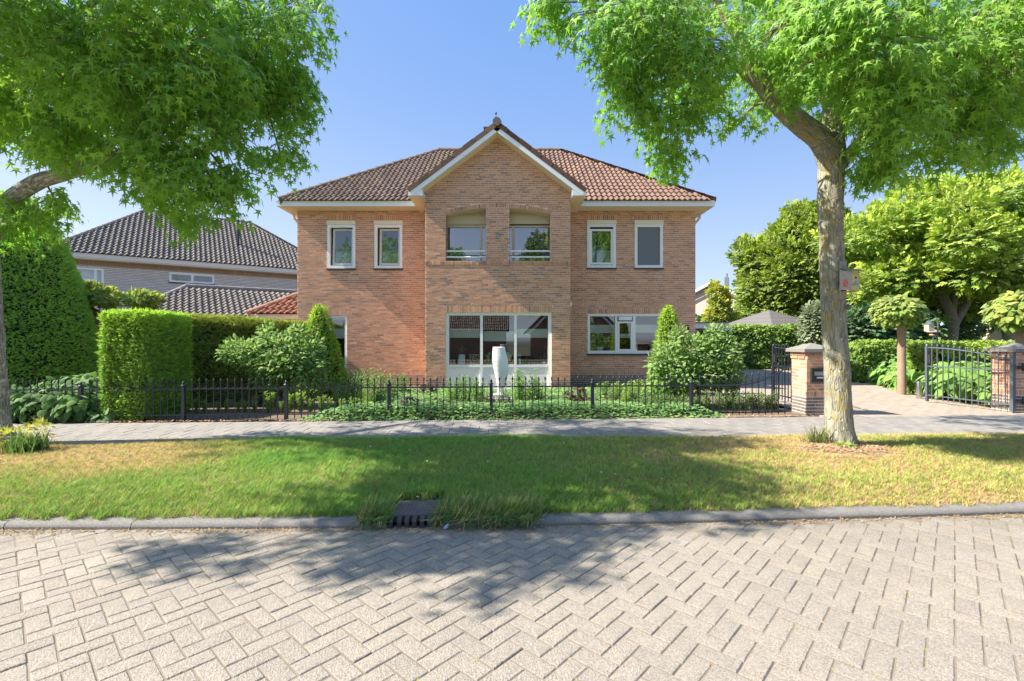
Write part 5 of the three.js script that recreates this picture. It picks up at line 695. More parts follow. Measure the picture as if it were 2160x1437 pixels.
{
  const L = [
    [-2.986, 5.231, -5.8, 0.8], [-2.947, 4.541, -6.2, 0.5], [-3.056, 3.936, -6.3, 0.3, 0.8], [-3.475, 3.431, -6.0, 0.36, 0.8], [-3.715, 3.299, -5.6, 0.38], [-3.443, 3.022, -5.7, 0.16, 0.8], [-4.248, 3.62, -5.5, 0.5], [-5.341, 3.968, -5.8, 0.5], [-4.356, 4.413, -5.0, 0.75], [-3.604, 4.531, -5.2, 0.85], [-5.663, 4.873, -5.5, 0.85], [-6.731, 3.172, -6.6, 0.42], [-6.178, 3.307, -6.5, 0.26, 0.8], [-4.381, 3.311, -5.9, 0.3, 0.9], [-4.099, 3.015, -6.0, 0.2, 0.9], [-3.604, 4.048, -5.6, 0.65], [-6.16, 4.4, -6.1, 0.65], [-3.549, 4.926, -6.4, 0.6], [-5.424, 4.642, -6.6, 0.6],
    [-4.7, 6.3, -6.0, 1.2, 0.4], [-6.3, 6.6, -5, 1.4, 0.35], [-7, 5.6, -8, 1.2, 0.3], [-5.2, 6.0, -7.5, 1.1, 0.4], [-8.3, 5.4, -6, 1.2, 0.22], [-4.4, 5.6, -3.9, 1.0, 0.8], [-5.6, 5.0, -3.6, 0.9, 0.8], [-5.2, 5.0, -2.7, 0.55, 0.8], [-6.2, 5.2, -2.8, 0.5, 0.8], [-4.6, 4.9, -3.0, 0.4, 0.8], [-7.2, 5.1, -2.75, 0.3, 0.8], [-7.7, 5.1, -2.75, 0.22, 0.8], [-3.4, 5.2, -4.4, 0.7, 0.8], [-5.0, 4.7, -4.2, 0.8, 0.7]];
  streetTree('maple-leaved street tree at the left edge with a pale grey bark', [[-6.95, 0, -6.4, 0.225], [-6.98, 0.35, -6.4, 0.194], [-7.03, 1.5, -6.4, 0.176], [-7.1, 3.0, -6.4, 0.162], [-7.15, 4.3, -6.4, 0.135], [-7.1, 6.0, -6.3, 0.081], [-6.9, 7.2, -6.2, 0.036]],
    [[[-7.0, 2.85, -6.4, 0.13], [-6.72, 3.3, -6.4, 0.105], [-6.35, 3.55, -6.38, 0.1], [-5.85, 3.66, -6.3, 0.09], [-5.2, 3.8, -6.2, 0.065], [-4.4, 4.1, -6.0, 0.035]], [[-7.03, 4.0, -6.4, 0.1], [-6.5, 4.75, -6.2, 0.08], [-5.9, 5.2, -6.0, 0.06], [-5.0, 5.6, -5.8, 0.035]], [[-7.03, 3.6, -6.35, 0.09], [-6.4, 4.3, -5.6, 0.07], [-5.4, 4.7, -4.9, 0.04]], [[-5.85, 3.66, -6.3, 0.06], [-4.9, 4.3, -6.3, 0.05], [-4.1, 4.55, -6.2, 0.04], [-3.5, 5.0, -6.1, 0.025]], [[-7.05, 4.2, -6.5, 0.08], [-7.0, 5.0, -7.4, 0.05]], [[-7.05, 4.2, -6.4, 0.09], [-8.2, 5.0, -6.2, 0.05]]], L, barkGrey, 401, 3300, SG);
  const R = [
    [0.5149, 5.123, -5.2, 0.33], [1.339, 4.892, -5.2, 0.68], [1.334, 4.328, -5.5, 0.4], [1.891, 4.094, -5.7, 0.38], [2.015, 3.719, -5.9, 0.22, 0.9], [2.02, 4.643, -5.3, 0.55], [2.851, 4.203, -6.0, 0.18, 0.8], [2.455, 4.633, -6.2, 0.35, 0.8], [3.168, 4.784, -5.0, 0.55], [3.59, 4.451, -4.9, 0.72], [4.119, 3.965, -5.2, 0.5], [4.38, 3.576, -5.6, 0.32], [4.346, 3.462, -5.7, 0.2, 0.8], [4.995, 3.727, -5.7, 0.28, 0.9], [4.491, 4.497, -6.3, 0.4, 0.8], [4.84, 4.531, -5.2, 0.75], [5.513, 4.14, -5.8, 0.45], [6.2, 3.958, -6.2, 0.3], [5.827, 4.818, -5.5, 0.85], [3.659, 5.165, -6.6, 0.4, 0.8], [3.761, 4.657, -5.8, 0.3, 0.8], [5.75, 4.838, -6.6, 0.5], [6.674, 4.622, -6.3, 0.4],
    [3.0, 6.6, -6, 1.3, 0.35], [5.5, 6.8, -5.5, 1.5, 0.45], [5, 6.7, -8, 1.3, 0.4], [6.8, 5.7, -7.5, 1.2, 0.5], [7.4, 5.4, -5.8, 1.3, 0.5], [2.2, 6.1, -7.2, 0.9, 0.35], [4.5, 5.9, -8, 0.9, 0.4], [5.6, 5.6, -4.2, 1.0, 0.45]];
  const t = streetTree('maple-leaved street tree on the right lawn with lichen-spotted trunk and birdhouse', [[4.165, 0.02, -6.04, 0.181], [4.135, 0.3, -6.04, 0.156], [4.105, 0.9, -6.04, 0.144], [4.07, 1.6, -6.04, 0.136], [4.03, 2.6, -6.04, 0.134], [4.02, 3.4, -6.04, 0.142], [4.04, 3.8, -6.04, 0.149], [4.05, 4.15, -6.05, 0.117], [4.05, 4.6, -6.05, 0.101], [4.1, 5.5, -6.05, 0.0703], [4.2, 6.8, -6.0, 0.0312]],
    [[[4.06, 3.55, -6.02, 0.155], [3.88, 3.95, -6.0, 0.14], [3.58, 4.1, -5.9, 0.125], [3.17, 4.3, -5.72, 0.108], [2.87, 4.5, -5.56, 0.09], [2.72, 4.66, -5.45, 0.076], [2.2, 5.3, -5.3, 0.045]], [[4.1, 3.62, -6.0, 0.075], [4.27, 3.88, -5.9, 0.06], [4.5, 4.05, -5.85, 0.05], [4.85, 4.3, -5.75, 0.04], [5.3, 4.7, -5.6, 0.025]], [[4.04, 4.2, -6.0, 0.09], [4.1, 4.7, -5.5, 0.06], [4.4, 5.1, -5.0, 0.035]], [[4.06, 4.3, -6.05, 0.09], [4.9, 4.9, -6.2, 0.06], [5.9, 5.1, -6.2, 0.045], [6.6, 5.0, -6.2, 0.03]], [[3.17, 4.3, -5.72, 0.07], [2.5, 4.75, -5.6, 0.045], [1.9, 4.9, -5.5, 0.025]], [[4.05, 4.5, -6.1, 0.08], [4.4, 5.4, -7.3, 0.045]]], R, barkLichen, 411, 3600, SG);
  put('knot', [new THREE.SphereGeometry(0.05, 10, 8).scale(1, 0.8, 0.5).translate(3.95, 3.98, -5.87), new THREE.SphereGeometry(0.035, 10, 8).scale(1, 1, 0.5).translate(4.13, 1.86, -5.88)], std(0.12, 0.1, 0.08), t); put('hollow', new THREE.SphereGeometry(0.06, 10, 8).scale(0.8, 0.75, 0.5).translate(4.165, 0.2, -5.8), M.dark, t);
}
// birdhouse on the right trunk
{
  const a = 0.3, O = V(4.075, 2.05, -5.885), t = thing('birdhouse', 'weathered birdhouse with yellow front and sloping roof on the right tree trunk', 'birdhouse', O), W = (g) => g.rotateY(a).translate(O.x, O.y, O.z), wood = std(0.5, 0.45, 0.41, 0.9, { map: grain });
  put('back_board', W(box(-0.05, 0.05, -0.05, 0.38, -0.012, 0.004)), std(0.4, 0.36, 0.31, 0.9, { map: grain }), t);
  const s = new THREE.Shape([[0.004, 0.02], [0.15, 0], [0.15, 0.225], [0.004, 0.265]].map((p) => new THREE.Vector2(...p)));
  for (const x of [-0.068, 0.056]) put('side_board', W(new THREE.ExtrudeGeometry(s, { depth: 0.012, bevelEnabled: false }).rotateY(-Math.PI / 2).translate(x + 0.012, 0, 0)), wood, t);
  put('front_board', W(box(-0.055, 0.055, 0.0, 0.228, 0.138, 0.15)), std(0.62, 0.58, 0.2, 0.8, { map: grain }), t); put('floor_board', W(box(-0.056, 0.056, -0.01, -0.001, 0.005, 0.148)), std(0.5, 0.22, 0.1, 0.9), t);
  put('roof_board', W(box(-0.085, 0.085, 0.0, 0.014, -0.005, 0.2).rotateX(0.27).translate(0, 0.278, 0)), std(0.26, 0.29, 0.25, 0.95, { map: mottle }), t);
  put('entrance_hole', W(new THREE.CylinderGeometry(0.014, 0.014, 0.006, 14).rotateX(Math.PI / 2).translate(0.005, 0.155, 0.1505)), std(0.12, 0.04, 0.02), t);
  const flat = (pts, z) => { const q = new THREE.Shape(pts.map((p) => new THREE.Vector2(...p))); return new THREE.ExtrudeGeometry(q, { depth: 0.0015, bevelEnabled: false }).translate(0, 0, z); };
  put('painted_mark', W(merge([flat([[-0.02, 0.06], [0.018, 0.06], [0.024, 0.09], [0.012, 0.125], [0.004, 0.1], [-0.004, 0.12], [-0.01, 0.095], [-0.022, 0.1]], 0.1502)])), std(0.16, 0.26, 0.55, 0.8), t); put('painted_mark', W(merge([flat([[-0.045, 0.06], [-0.03, 0.06], [-0.03, 0.085], [-0.045, 0.085]], 0.1502), flat([[0.03, 0.062], [0.045, 0.062], [0.045, 0.085], [0.03, 0.085]], 0.1502)])), std(0.4, 0.14, 0.08, 0.8), t);
  put('painted_mark', W(flat([[0.05, 0.05], [0.1, 0.04], [0.115, 0.09], [0.1, 0.14], [0.06, 0.14], [0.045, 0.1]], 0).rotateY(-Math.PI / 2).translate(-0.0685, 0, 0)), std(0.55, 0.17, 0.13, 0.9), t);
}
// smaller trees and shrubs with a stem
function stemTree(name, label, stem, blobs, n, size, cols, geo, seed, bark = std(0.3, 0.25, 0.19, 0.95, { map: mottle }), group, cat = 'tree', up = 0.3, flat = 1) {
  const b = stem[0][0], t = thing(name, label, cat, V(b[0], b[1], b[2]), group), r = rng(seed), l = [];
  stem.forEach((s, i) => put(i ? 'branch' : 'trunk', limb(s, 10, 5, 0.06, seed), bark, t));
  const w = blobs.map((q) => Math.pow(q[3] * q[4] * q[5], 0.75)), tot = w.reduce((p, q) => p + q);
  for (let i = 0; i < n; i++) { let k = r() * tot, f = 0; while (k > w[f] && f < blobs.length - 1) k -= w[f++]; const q = blobs[f], d = V(gauss(r), gauss(r), gauss(r)).normalize(), e = Math.pow(r(), 0.33) * (0.72 + 0.55 * fbm(d.x * 2.5 + f, d.y * 2.5 + d.z * 2, seed + f, 3)); const p = V(q[0] + d.x * q[3] * e, q[1] + d.y * q[4] * e, q[2] + d.z * q[5] * e); const dir = d.clone().add(V(gauss(r) * 0.7, up + gauss(r) * 0.5, gauss(r) * 0.7)); l.push({ m: aim(dir, up < -0.3 ? V(d.x * 1.7 + gauss(r) * 0.5, 0.6, d.z * 1.7 + gauss(r) * 0.5) : V(d.x * 0.9 + gauss(r) * 0.6, 0.8 + gauss(r) * 0.4, d.z * 0.9 + gauss(r) * 0.6), p, V(1, 1, 1).multiplyScalar(size * (0.65 + 0.7 * r()))), c: tint(cols[0], cols[1], clamp(r() * 0.8 + 0.25 * d.y), 0.75 + 0.5 * r()) }); }
  scatter('crown', geo, white1, l, t); return t;
}
const many = (c, R, n, k, seed, keep) => { const r = rng(seed), o = []; while (o.length < n) { const d = V(gauss(r), gauss(r), gauss(r)).normalize(), q = 0.55 + 0.42 * r(), s = k * (0.7 + 0.6 * r()), b = [c[0] + d.x * R[0] * q, c[1] + d.y * R[1] * q, c[2] + d.z * R[2] * q, s * R[0], s * R[1] * 0.9, s * R[2]]; if (!keep || keep(b)) o.push(b); } return o; };
{
  // spreading pale-leaved shrubs of the front garden
  const pale = [[0.15, 0.31, 0.05], [0.38, 0.52, 0.16]], x1 = -4.772, x2 = 3.881, grey = std(0.2, 0.18, 0.15, 0.95, { map: mottle });
  stemTree('fruit_shrub', 'wide spreading pale-leaved shrub before the small yew cone at the left', [[[x1, 0.04, -10, 0.05], [x1 + 0.03, 0.35, -10, 0.045], [x1 - 0.02, 0.7, -10, 0.035]], [[x1, 0.45, -10, 0.035], [x1 - 0.5, 0.85, -10, 0.025], [x1 - 1.1, 1.15, -9.9, 0.012]], [[x1, 0.55, -10, 0.03], [x1 + 0.5, 0.9, -10, 0.02], [x1 + 0.9, 1.3, -10, 0.01]], [[x1, 0.6, -10, 0.03], [x1 - 0.1, 1.1, -9.9, 0.02], [x1 - 0.2, 1.6, -9.9, 0.01]]],
    [[-5.35, 1.15, -10, 0.48, 0.32, 0.42], [-4.75, 1.25, -10, 0.5, 0.36, 0.45], [-4.3, 1.2, -10, 0.42, 0.36, 0.4], [-4.6, 0.95, -9.9, 0.8, 0.3, 0.45], [-4.2, 0.85, -9.9, 0.34, 0.36, 0.35], [-5.75, 1.2, -10, 0.38, 0.28, 0.35], [-4.9, 0.65, -10, 0.5, 0.25, 0.4], [-5.1, 1.55, -10, 0.2, 0.25, 0.2], [-4.5, 1.6, -10, 0.22, 0.2, 0.2], ...many([-5.0, 1.1, -10], [1.0, 0.58, 0.55], 18, 0.15, 81)], 5600, 0.088, pale, LEAF.broad, 501, grey, null, 'shrub', 0.1);
  stemTree('fruit_shrub', 'wide pale-leaved shrub with silvery shoots below the right window', [[[x2, 0.04, -10, 0.05], [x2 + 0.02, 0.35, -10, 0.045], [x2, 0.7, -10, 0.035]], [[x2, 0.45, -10, 0.035], [x2 - 0.5, 0.8, -10, 0.025], [x2 - 0.8, 1.15, -9.9, 0.012]], [[x2, 0.5, -10, 0.035], [x2 + 0.5, 0.9, -10, 0.022], [x2 + 0.8, 1.3, -10, 0.01]]],
    [[3.3, 1.0, -10, 0.4, 0.38, 0.42], [3.75, 1.2, -10, 0.45, 0.38, 0.42], [4.3, 1.15, -10, 0.42, 0.36, 0.42], [3.8, 0.75, -9.9, 0.8, 0.32, 0.45], [4.5, 0.8, -10.1, 0.4, 0.4, 0.45], [3.15, 0.65, -9.9, 0.32, 0.3, 0.35], [3.5, 1.55, -10, 0.2, 0.22, 0.2], [4.25, 1.6, -10, 0.2, 0.2, 0.2], [2.98, 0.95, -9.9, 0.2, 0.22, 0.25], ...many([3.85, 1.05, -10], [1.05, 0.68, 0.6], 18, 0.15, 83)], 5600, 0.088, pale, LEAF.broad, 503, grey, null, 'shrub', 0.15);
  // pollarded trees at the left
  stemTree('pollard_tree', 'pollarded tree with knobbly bare trunk between the big yew and the hedge block', [[[-11.24, 0.05, -13, 0.15], [-11.25, 0.9, -13, 0.13], [-11.24, 1.9, -13, 0.12], [-11.24, 2.25, -13, 0.13]], [[-11.24, 2.0, -13, 0.09], [-11.46, 2.15, -13, 0.08], [-11.84, 2.2, -13, 0.07]], [[-11.24, 2.2, -13, 0.08], [-11.65, 2.4, -13, 0.06]]], [[-11.58, 2.75, -13, 0.42, 0.3, 0.4], [-10.97, 2.6, -13, 0.4, 0.26, 0.4], [-11.78, 2.5, -13, 0.3, 0.26, 0.3]], 1300, 0.11, [[0.217, 0.341, 0.062], [0.527, 0.589, 0.109]], LEAF.heart, 505);
  stemTree('pollard_tree', 'small round crown rising behind the top of the hedge block', [[[-10, 0.05, -13, 0.12], [-10, 1.2, -13, 0.11], [-10, 2.3, -13, 0.11]]], [[-10, 2.55, -13, 0.42, 0.24, 0.4]], 700, 0.11, [[0.217, 0.341, 0.062], [0.527, 0.589, 0.109]], LEAF.heart, 507);
  // standard catalpas
  const bl = std(0.42, 0.3, 0.22, 0.9, { map: mottle });
  stemTree('standard_tree', 'ball-headed standard tree with bare pinkish stem beside the driveway', [[[9.929, 0.05, -12.2, 0.1], [9.929, 1.0, -12.2, 0.095], [9.929, 1.95, -12.2, 0.1]]], [[9.82, 2.22, -12.2, 0.52, 0.36, 0.52], [9.543, 2.12, -12.2, 0.3, 0.26, 0.3], [10.12, 2.1, -12.2, 0.28, 0.26, 0.3]], 2300, 0.125, [[0.186, 0.322, 0.0465], [0.446, 0.496, 0.121]], LEAF.heart, 509, bl, null, 'tree', -0.8);
  stemTree('standard_tree', 'ball-headed standard tree cut by the right edge above the brick pillar', [[[10.86, 0.05, -10.2, 0.1], [10.86, 1.0, -10.2, 0.095], [10.86, 1.8, -10.2, 0.1]]], [[10.96, 2.1, -10.2, 0.62, 0.42, 0.6], [10.6, 2.0, -10.2, 0.34, 0.3, 0.34], [11.21, 2.0, -10.2, 0.3, 0.3, 0.34]], 2600, 0.125, [[0.186, 0.322, 0.0465], [0.446, 0.496, 0.103]], LEAF.heart, 511, bl, null, 'tree', -0.8);
  // trees behind
  const bk = std(0.32, 0.3, 0.24, 0.95, { map: mottle });
  stemTree('hornbeam_tree', 'tall dense green tree behind the trunk above the grey hipped roof', [[[16.9, 0, -28, 0.3], [16.9, 2, -28, 0.26], [17, 5, -28, 0.16], [17.2, 8, -28, 0.05]]], [[17.1, 5.4, -28, 2.6, 3.0, 2.2], [17.2, 7.9, -28, 1.3, 1.6, 1.2], [17.1, 3.3, -29.4, 2.6, 1.2, 1.6], [15.2, 3.5, -29.2, 1.3, 1.1, 1.2], [14.8, 4.7, -29.2, 1.0, 1.0, 1.1], [15.1, 5.9, -29.2, 1.0, 1.0, 1.1], ...many([17.3, 5.4, -29.2], [3.1, 3.2, 2.4], 34, 0.28, 61, (b) => b[1] > 3.9 || b[2] < -28.5), ...many([17.2, 7.4, -28], [1.9, 2.1, 1.8], 12, 0.35, 62)], 19000, 0.3, [[0.167, 0.281, 0.0279], [0.409, 0.507, 0.0446]], SPRIG.leafy, 513, bk);
  stemTree('maple_tree', 'broad bright green tree with forked trunk at the right behind the gate', [[[18.3, 0, -20, 0.26], [18.35, 1.4, -20, 0.22], [18.4, 2.4, -20, 0.2], [17.7, 3.8, -20, 0.13], [17.0, 5, -20, 0.06]], [[18.4, 2.0, -20, 0.17], [19.0, 3.0, -20, 0.14], [19.8, 4.4, -20, 0.08]], [[18.4, 2.3, -20, 0.13], [18.5, 4, -20, 0.1], [18.3, 6, -20, 0.04]]], many([18.5, 5.1, -20], [4.6, 2.9, 3.6], 46, 0.28, 63, (b) => b[1] > 3.0 || Math.abs(b[0] - 18.3) > 1.7), 15000, 0.27, [[0.199, 0.339, 0.0326], [0.561, 0.676, 0.0762]], SPRIG.leafy, 515, bk);
  stemTree('maple_tree', 'darker tree showing behind the broad bright tree at the right edge', [[[28, 0, -27, 0.3], [28, 3, -27, 0.25], [28, 7, -27, 0.1]]], many([27.5, 5.8, -27], [5, 3.6, 3], 30, 0.33, 65), 7000, 0.34, [[0.0697, 0.171, 0.0388], [0.139, 0.279, 0.0543]], SPRIG.leafy, 517, bk);
  stemTree('golden_tree', 'slim golden-leaved tree in front of the pale gabled house', [[[11.71, 0, -27, 0.08], [11.71, 2, -27, 0.06], [11.71, 4.4, -27, 0.02]]], [[11.44, 4.15, -27, 0.26, 0.6, 0.26], [12.03, 3.85, -27, 0.24, 0.5, 0.25], [11.71, 3.3, -27, 0.52, 0.7, 0.45], [11.44, 2.6, -27, 0.62, 0.6, 0.5], [12.51, 2.5, -27, 0.3, 0.5, 0.35], [12.03, 2.4, -27, 0.5, 0.5, 0.4]], 2600, 0.2, [[0.28, 0.42, 0.05], [0.66, 0.6, 0.08]], SPRIG.leafy, 519, bk);
  leafyBush('flowering_bush', 'pale grey-green bush with whitish flowers left of the trunk', [[13.35, 2.35, -21, 0.5, 0.65, 0.5], [13.1, 1.8, -21, 0.4, 0.5, 0.5]], 1100, 0.2, [[0.14, 0.232, 0.0818], [0.419, 0.465, 0.291]], SPRIG.leafy, 521, 'bush', false, 0.4);
  leafyBush('rhododendron', 'dark glossy-leaved bush between the trunk and the standard tree', [[14.39, 1.9, -19, 1.1, 0.8, 0.8], [13.64, 1.7, -19, 0.7, 0.9, 0.7], [15.05, 1.5, -19, 0.8, 0.7, 0.7]], 1700, 0.28, [[0.062, 0.155, 0.0543], [0.186, 0.326, 0.109]], SPRIG.leafy, 523, 'bush', false);
  leafyBush('laurel_bush', 'shaded green bush under the broad tree behind the lantern post', [[15.99, 1.8, -19.5, 1.4, 0.9, 0.9], [19.41, 1.9, -23, 3.0, 1.0, 1], [17.6, 2.7, -23.6, 1.6, 1.4, 1.1]], 3600, 0.3, [[0.0697, 0.171, 0.0465], [0.217, 0.372, 0.0775]], SPRIG.leafy, 525, 'bush', false);
  leafyBush('laurel_bush', 'dark bushes closing the view far back right of the house', [[17.5, 2.0, -34, 5, 1.8, 1], [30, 2.2, -33, 8, 2.4, 1.5], [22, 1.8, -34, 6, 2, 1.5]], 5200, 0.45, [[0.062, 0.155, 0.0388], [0.155, 0.279, 0.062]], SPRIG.leafy, 527, 'bush', false);
  leafyBush('laurel_bush', 'leafy bushes closing the view behind the big yew', [[-19, 1.2, -16, 4, 1.4, 1], [-24, 2.5, -17, 5, 3, 2]], 2600, 0.4, [[0.062, 0.155, 0.0388], [0.155, 0.279, 0.062]], SPRIG.leafy, 529, 'bush', false);
}
// lantern post with ornaments
{
  const d = 13, x = 11.57, z = -d, t = thing('lantern_post', 'crook-topped iron lantern post with hanging pale lantern behind the gate leaf', 'lantern post', V(x, 0.05, z));
  put('pole', limb([[x, 0.05, z, 0.022], [x, 1.2, z, 0.02], [x - 0.02, 1.55, z, 0.018], [x + 0.0, 1.85, z, 0.016], [x - 0.05, 2.08, z, 0.014], [x - 0.16, 2.18, z, 0.012], [x - 0.26, 2.21, z, 0.01]], 8, 5), M.ironGate, t);
  put('side_hook', limb([[x - 0.02, 1.6, z, 0.01], [x + 0.03, 1.86, z, 0.01], [x + 0.1, 1.95, z, 0.008]], 6, 4), M.ironGate, t);
  const lx = x - 0.24; put('chain', limb([[lx, 2.2, z, 0.004], [lx, 1.98, z, 0.004]], 5, 1), M.ironGate, t); const ln = put('lantern', [box(lx - 0.075, lx + 0.075, 1.7, 1.88, z - 0.075, z + 0.075)], std(0.62, 0.48, 0.32, 0.5), t); put('lantern_roof', lathe([[0.12, 0], [0.04, 0.08], [0.015, 0.11], [0, 0.11]], 4).rotateY(Math.PI / 4).translate(lx, 1.882, z), M.ironGate, ln);
  put('bell', lathe([[0.06, 0], [0.05, 0.02], [0.03, 0.07], [0, 0.08]], 12).translate(x + 0.11, 1.87, z), std(0.3, 0.36, 0.42, 0.4, { metalness: 0.5 }), t);
  const f = thing('bird_feeder', 'small round-roofed bird feeder beside the lantern post', 'bird feeder', V(x + 0.13, 0.05, z - 0.3)); put('post', limb([[x + 0.13, 0.05, z - 0.3, 0.02], [x + 0.13, 1.55, z - 0.3, 0.016]], 8, 2), M.ironGate, f); put('roof', lathe([[0.14, 0], [0.12, 0.04], [0, 0.09]], 16).translate(x + 0.13, 1.68, z - 0.3), M.stone, f); put('bowl', lathe([[0, 0], [0.07, 0.03], [0.09, 0.08], [0, 0.08]], 14).translate(x + 0.13, 1.55, z - 0.3), std(0.45, 0.26, 0.15, 0.7), f);
}
// ---------------------------------------------------------------- other buildings
function putList(list, M4) { list.forEach((e) => { e.m.premultiply(M4); }); return list; }
const paleTone = (q) => { const t = 0.88 + 0.2 * q(); return rgb(0.94 * t, 0.86 * t, 0.76 * t); }, greyTile = (p, q) => { const t = 0.8 + 0.4 * q(); return rgb(0.2 * t, 0.18 * t, 0.162 * t); };
{
  const A = V(-20.91, 0, -21.91), Mh = trs(A, 0, 0.5995, 0), t = thing('brick_house', 'pale brick neighbour house with dark tiled hipped roof at the left', 'house', A), T = (g) => g.applyMatrix4(Mh), r = rng(601), zw = -0.45, Wd = 12.2, Dp = 9;
  const holes = [[0.32, 1.66, 3.15, 4.93], [4.24, 6.21, 4.48, 4.97], [0.9, 2.4, 0.6, 2.0]];
  put('wall', T(wallCore(0, Wd, -0.1, [[Wd, 5.3], [0, 5.3]], holes.map((h) => rect(...h)), 0.3).translate(0, 0, zw)), std(0.38, 0.35, 0.33, 1), t); put('wall', T(merge([box(0, 0.3, -0.1, 5.3, zw - Dp, zw - 0.3), box(Wd - 0.3, Wd, -0.1, 5.3, zw - Dp, zw - 0.3), box(0, Wd, -0.1, 5.3, zw - Dp - 0.3, zw - Dp)])), std(0.5, 0.47, 0.44, 1), t);
  const list = []; courses(list, r, V(0, 0, zw), X1, Z1, 0, 5.02, (y) => gaps(0, Wd, holes.filter((h) => y > h[2] && y < h[3]).map((h) => [h[0], h[1]])), { tone: paleTone, pitch: 0.08, L: 0.25 }); soldiers(list, r, V(0, 0, zw), X1, Z1, 0, Wd, 5.07, 0.22, { tone: (q) => rgb(0.42, 0.25, 0.12).multiplyScalar(0.9 + 0.2 * q()) });
  scatter('brickwork', BRICK, brickAll, putList(list, Mh), t);
  const win = (h, mull, trans) => { const f = put('window', T(merge(frame(h[0], h[1], h[2], h[3], 0.09, zw - 0.12, zw + 0.01, mull, trans))), M.white, t); return f; };
  let f = win(holes[0], [[0.58, 0.68], [1.3, 1.4]], [[0.68, 1.3, 4.3, 4.4]]); for (const [a, b, c, d] of [[0.41, 0.58, 3.24, 4.84], [0.68, 1.3, 4.4, 4.84], [0.68, 1.3, 3.24, 4.3], [1.4, 1.57, 3.24, 4.84]]) put('pane', T(sheet(a, b, c, d, zw - 0.06)), M.glass, f);
  f = win(holes[1], [[5.17, 5.28]], []); put('pane', T(sheet(4.33, 5.17, 4.57, 4.88, zw - 0.06)), M.glass, f); put('pane', T(sheet(5.28, 6.12, 4.57, 4.88, zw - 0.06)), M.glass, f); put('sill', T(box(4.2, 6.25, 4.42, 4.476, zw - 0.05, zw + 0.06)), lead, f);
  f = win(holes[2], [[1.6, 1.7]], []); put('pane', T(sheet(0.99, 1.6, 0.69, 1.91, zw - 0.06)), M.glass, f); put('pane', T(sheet(1.7, 2.31, 0.69, 1.91, zw - 0.06)), M.glass, f);
  put('room', T(merge([box(0.35, Wd - 0.4, -0.05, 0, -5, zw - 0.31), box(0.35, Wd - 0.4, -0.05, 5.2, -5.05, -5), box(0.35, Wd - 0.4, 5.2, 5.25, -5, zw - 0.31), box(3, 3.1, 0, 5.2, -5, zw - 0.4)])), std(0.3, 0.29, 0.28), t);
  put('curtain', T(sheet(0.42, 1.56, 3.2, 4.86, zw - 0.25)), std(0.6, 0.63, 0.66, 0.8), t);
  put('gutter', T(merge([box(-0.45, Wd + 0.4, 5.36, 5.56, -0.1, 0.02), box(-0.45, Wd + 0.4, 5.3, 5.355, zw, -0.02)])), std(0.76, 0.72, 0.64, 0.5), t);
  const x0 = -0.45, x1 = Wd + 0.4, y = 5.56, z1 = -9.9, rx0 = 3.0, rx1 = 8.4, ry = 8.95, rz = -4.95;
  put('roof', T(geom([x0, y, 0, x1, y, 0, x1, y, z1, x0, y, z1, rx0, ry, rz, rx1, ry, rz], [0, 1, 5, 0, 5, 4, 1, 2, 5, 2, 3, 4, 2, 4, 5, 3, 0, 4]).toNonIndexed()), std(0.13, 0.115, 0.105, 0.95), t);
  const tl = [], s = (ry - y) / Math.hypot(ry - y, rz), c = Math.sqrt(1 - s * s), len = Math.hypot(ry - y, rz); tileSlope(tl, r, V(x0, y, 0.05), V(1, 0, 0), V(0, s, -c), x1 - x0, len, (u, v) => u > (v / len) * (rx0 - x0) + 0.05 && u < x1 - x0 - (v / len) * (x1 - rx1) - 0.05, greyTile, 0.31, 1.4);
  const hx = rx0 - x0, hy = ry - y, hl = Math.hypot(hx, hy); tileSlope(tl, r, V(x0 - 0.03, y, z1), V(0, 0, 1), V(hx / hl, hy / hl, 0), -z1, hl, (u, v) => u > (v / hl) * 4.95 && u < -z1 - (v / hl) * 4.95, greyTile, 0.31, 1.4);
  scatter('roof_tiles', waveTile, std(1, 1, 1, 0.9, { map: grain }), putList(tl, Mh), t);
  const w = (a, b, cc) => V(a, b, cc).applyMatrix4(Mh), cm = [std(0.22, 0.2, 0.19, 0.95), std(0.26, 0.24, 0.22, 0.95)]; capLine('hip_tile', t, w(x0 + 0.1, y + 0.05, 0), w(rx0, ry, rz), cm, r); capLine('hip_tile', t, w(x1, y + 0.05, 0), w(rx1, ry, rz), cm, r); capLine('ridge_tile', t, w(rx0, ry, rz), w(rx1, ry, rz), cm, r, 0.02); capLine('hip_tile', t, w(x0, y, z1), w(rx0, ry, rz), cm, r);
  put('flue_pipe', T(limb([[7.45, 6.9, -2.0, 0.07], [7.45, 7.5, -2.0, 0.07], [7.45, 8.2, -2.0, 0.07], [7.45, 8.45, -2.0, 0.09]], 10, 2)), M.black, t);
  // lower annex in front
  const ax0 = 3.1, ax1 = 12.5, ay = 2.35, az0 = 7.1, az1 = 1.0, ary = 3.85, arx = 4.95, arz = 4.05;
  const an = thing('annex', 'low annex of the pale neighbour house with dark tiled roof above the hedge', 'annex', A); put('wall', T(merge([box(ax0 + 0.4, ax1, -0.1, ay, az0 - 0.7, az0 - 0.4), box(ax0 + 0.4, ax0 + 0.7, -0.1, ay, zw, az0 - 0.7)])), std(0.6, 0.57, 0.54, 0.95), an); put('fascia', T(merge([box(ax0, ax1, ay - 0.06, ay + 0.09, az0 - 0.03, az0), box(ax0, ax0 + 0.03, ay - 0.06, ay + 0.09, az1, az0 - 0.03)])), M.fascia, an);
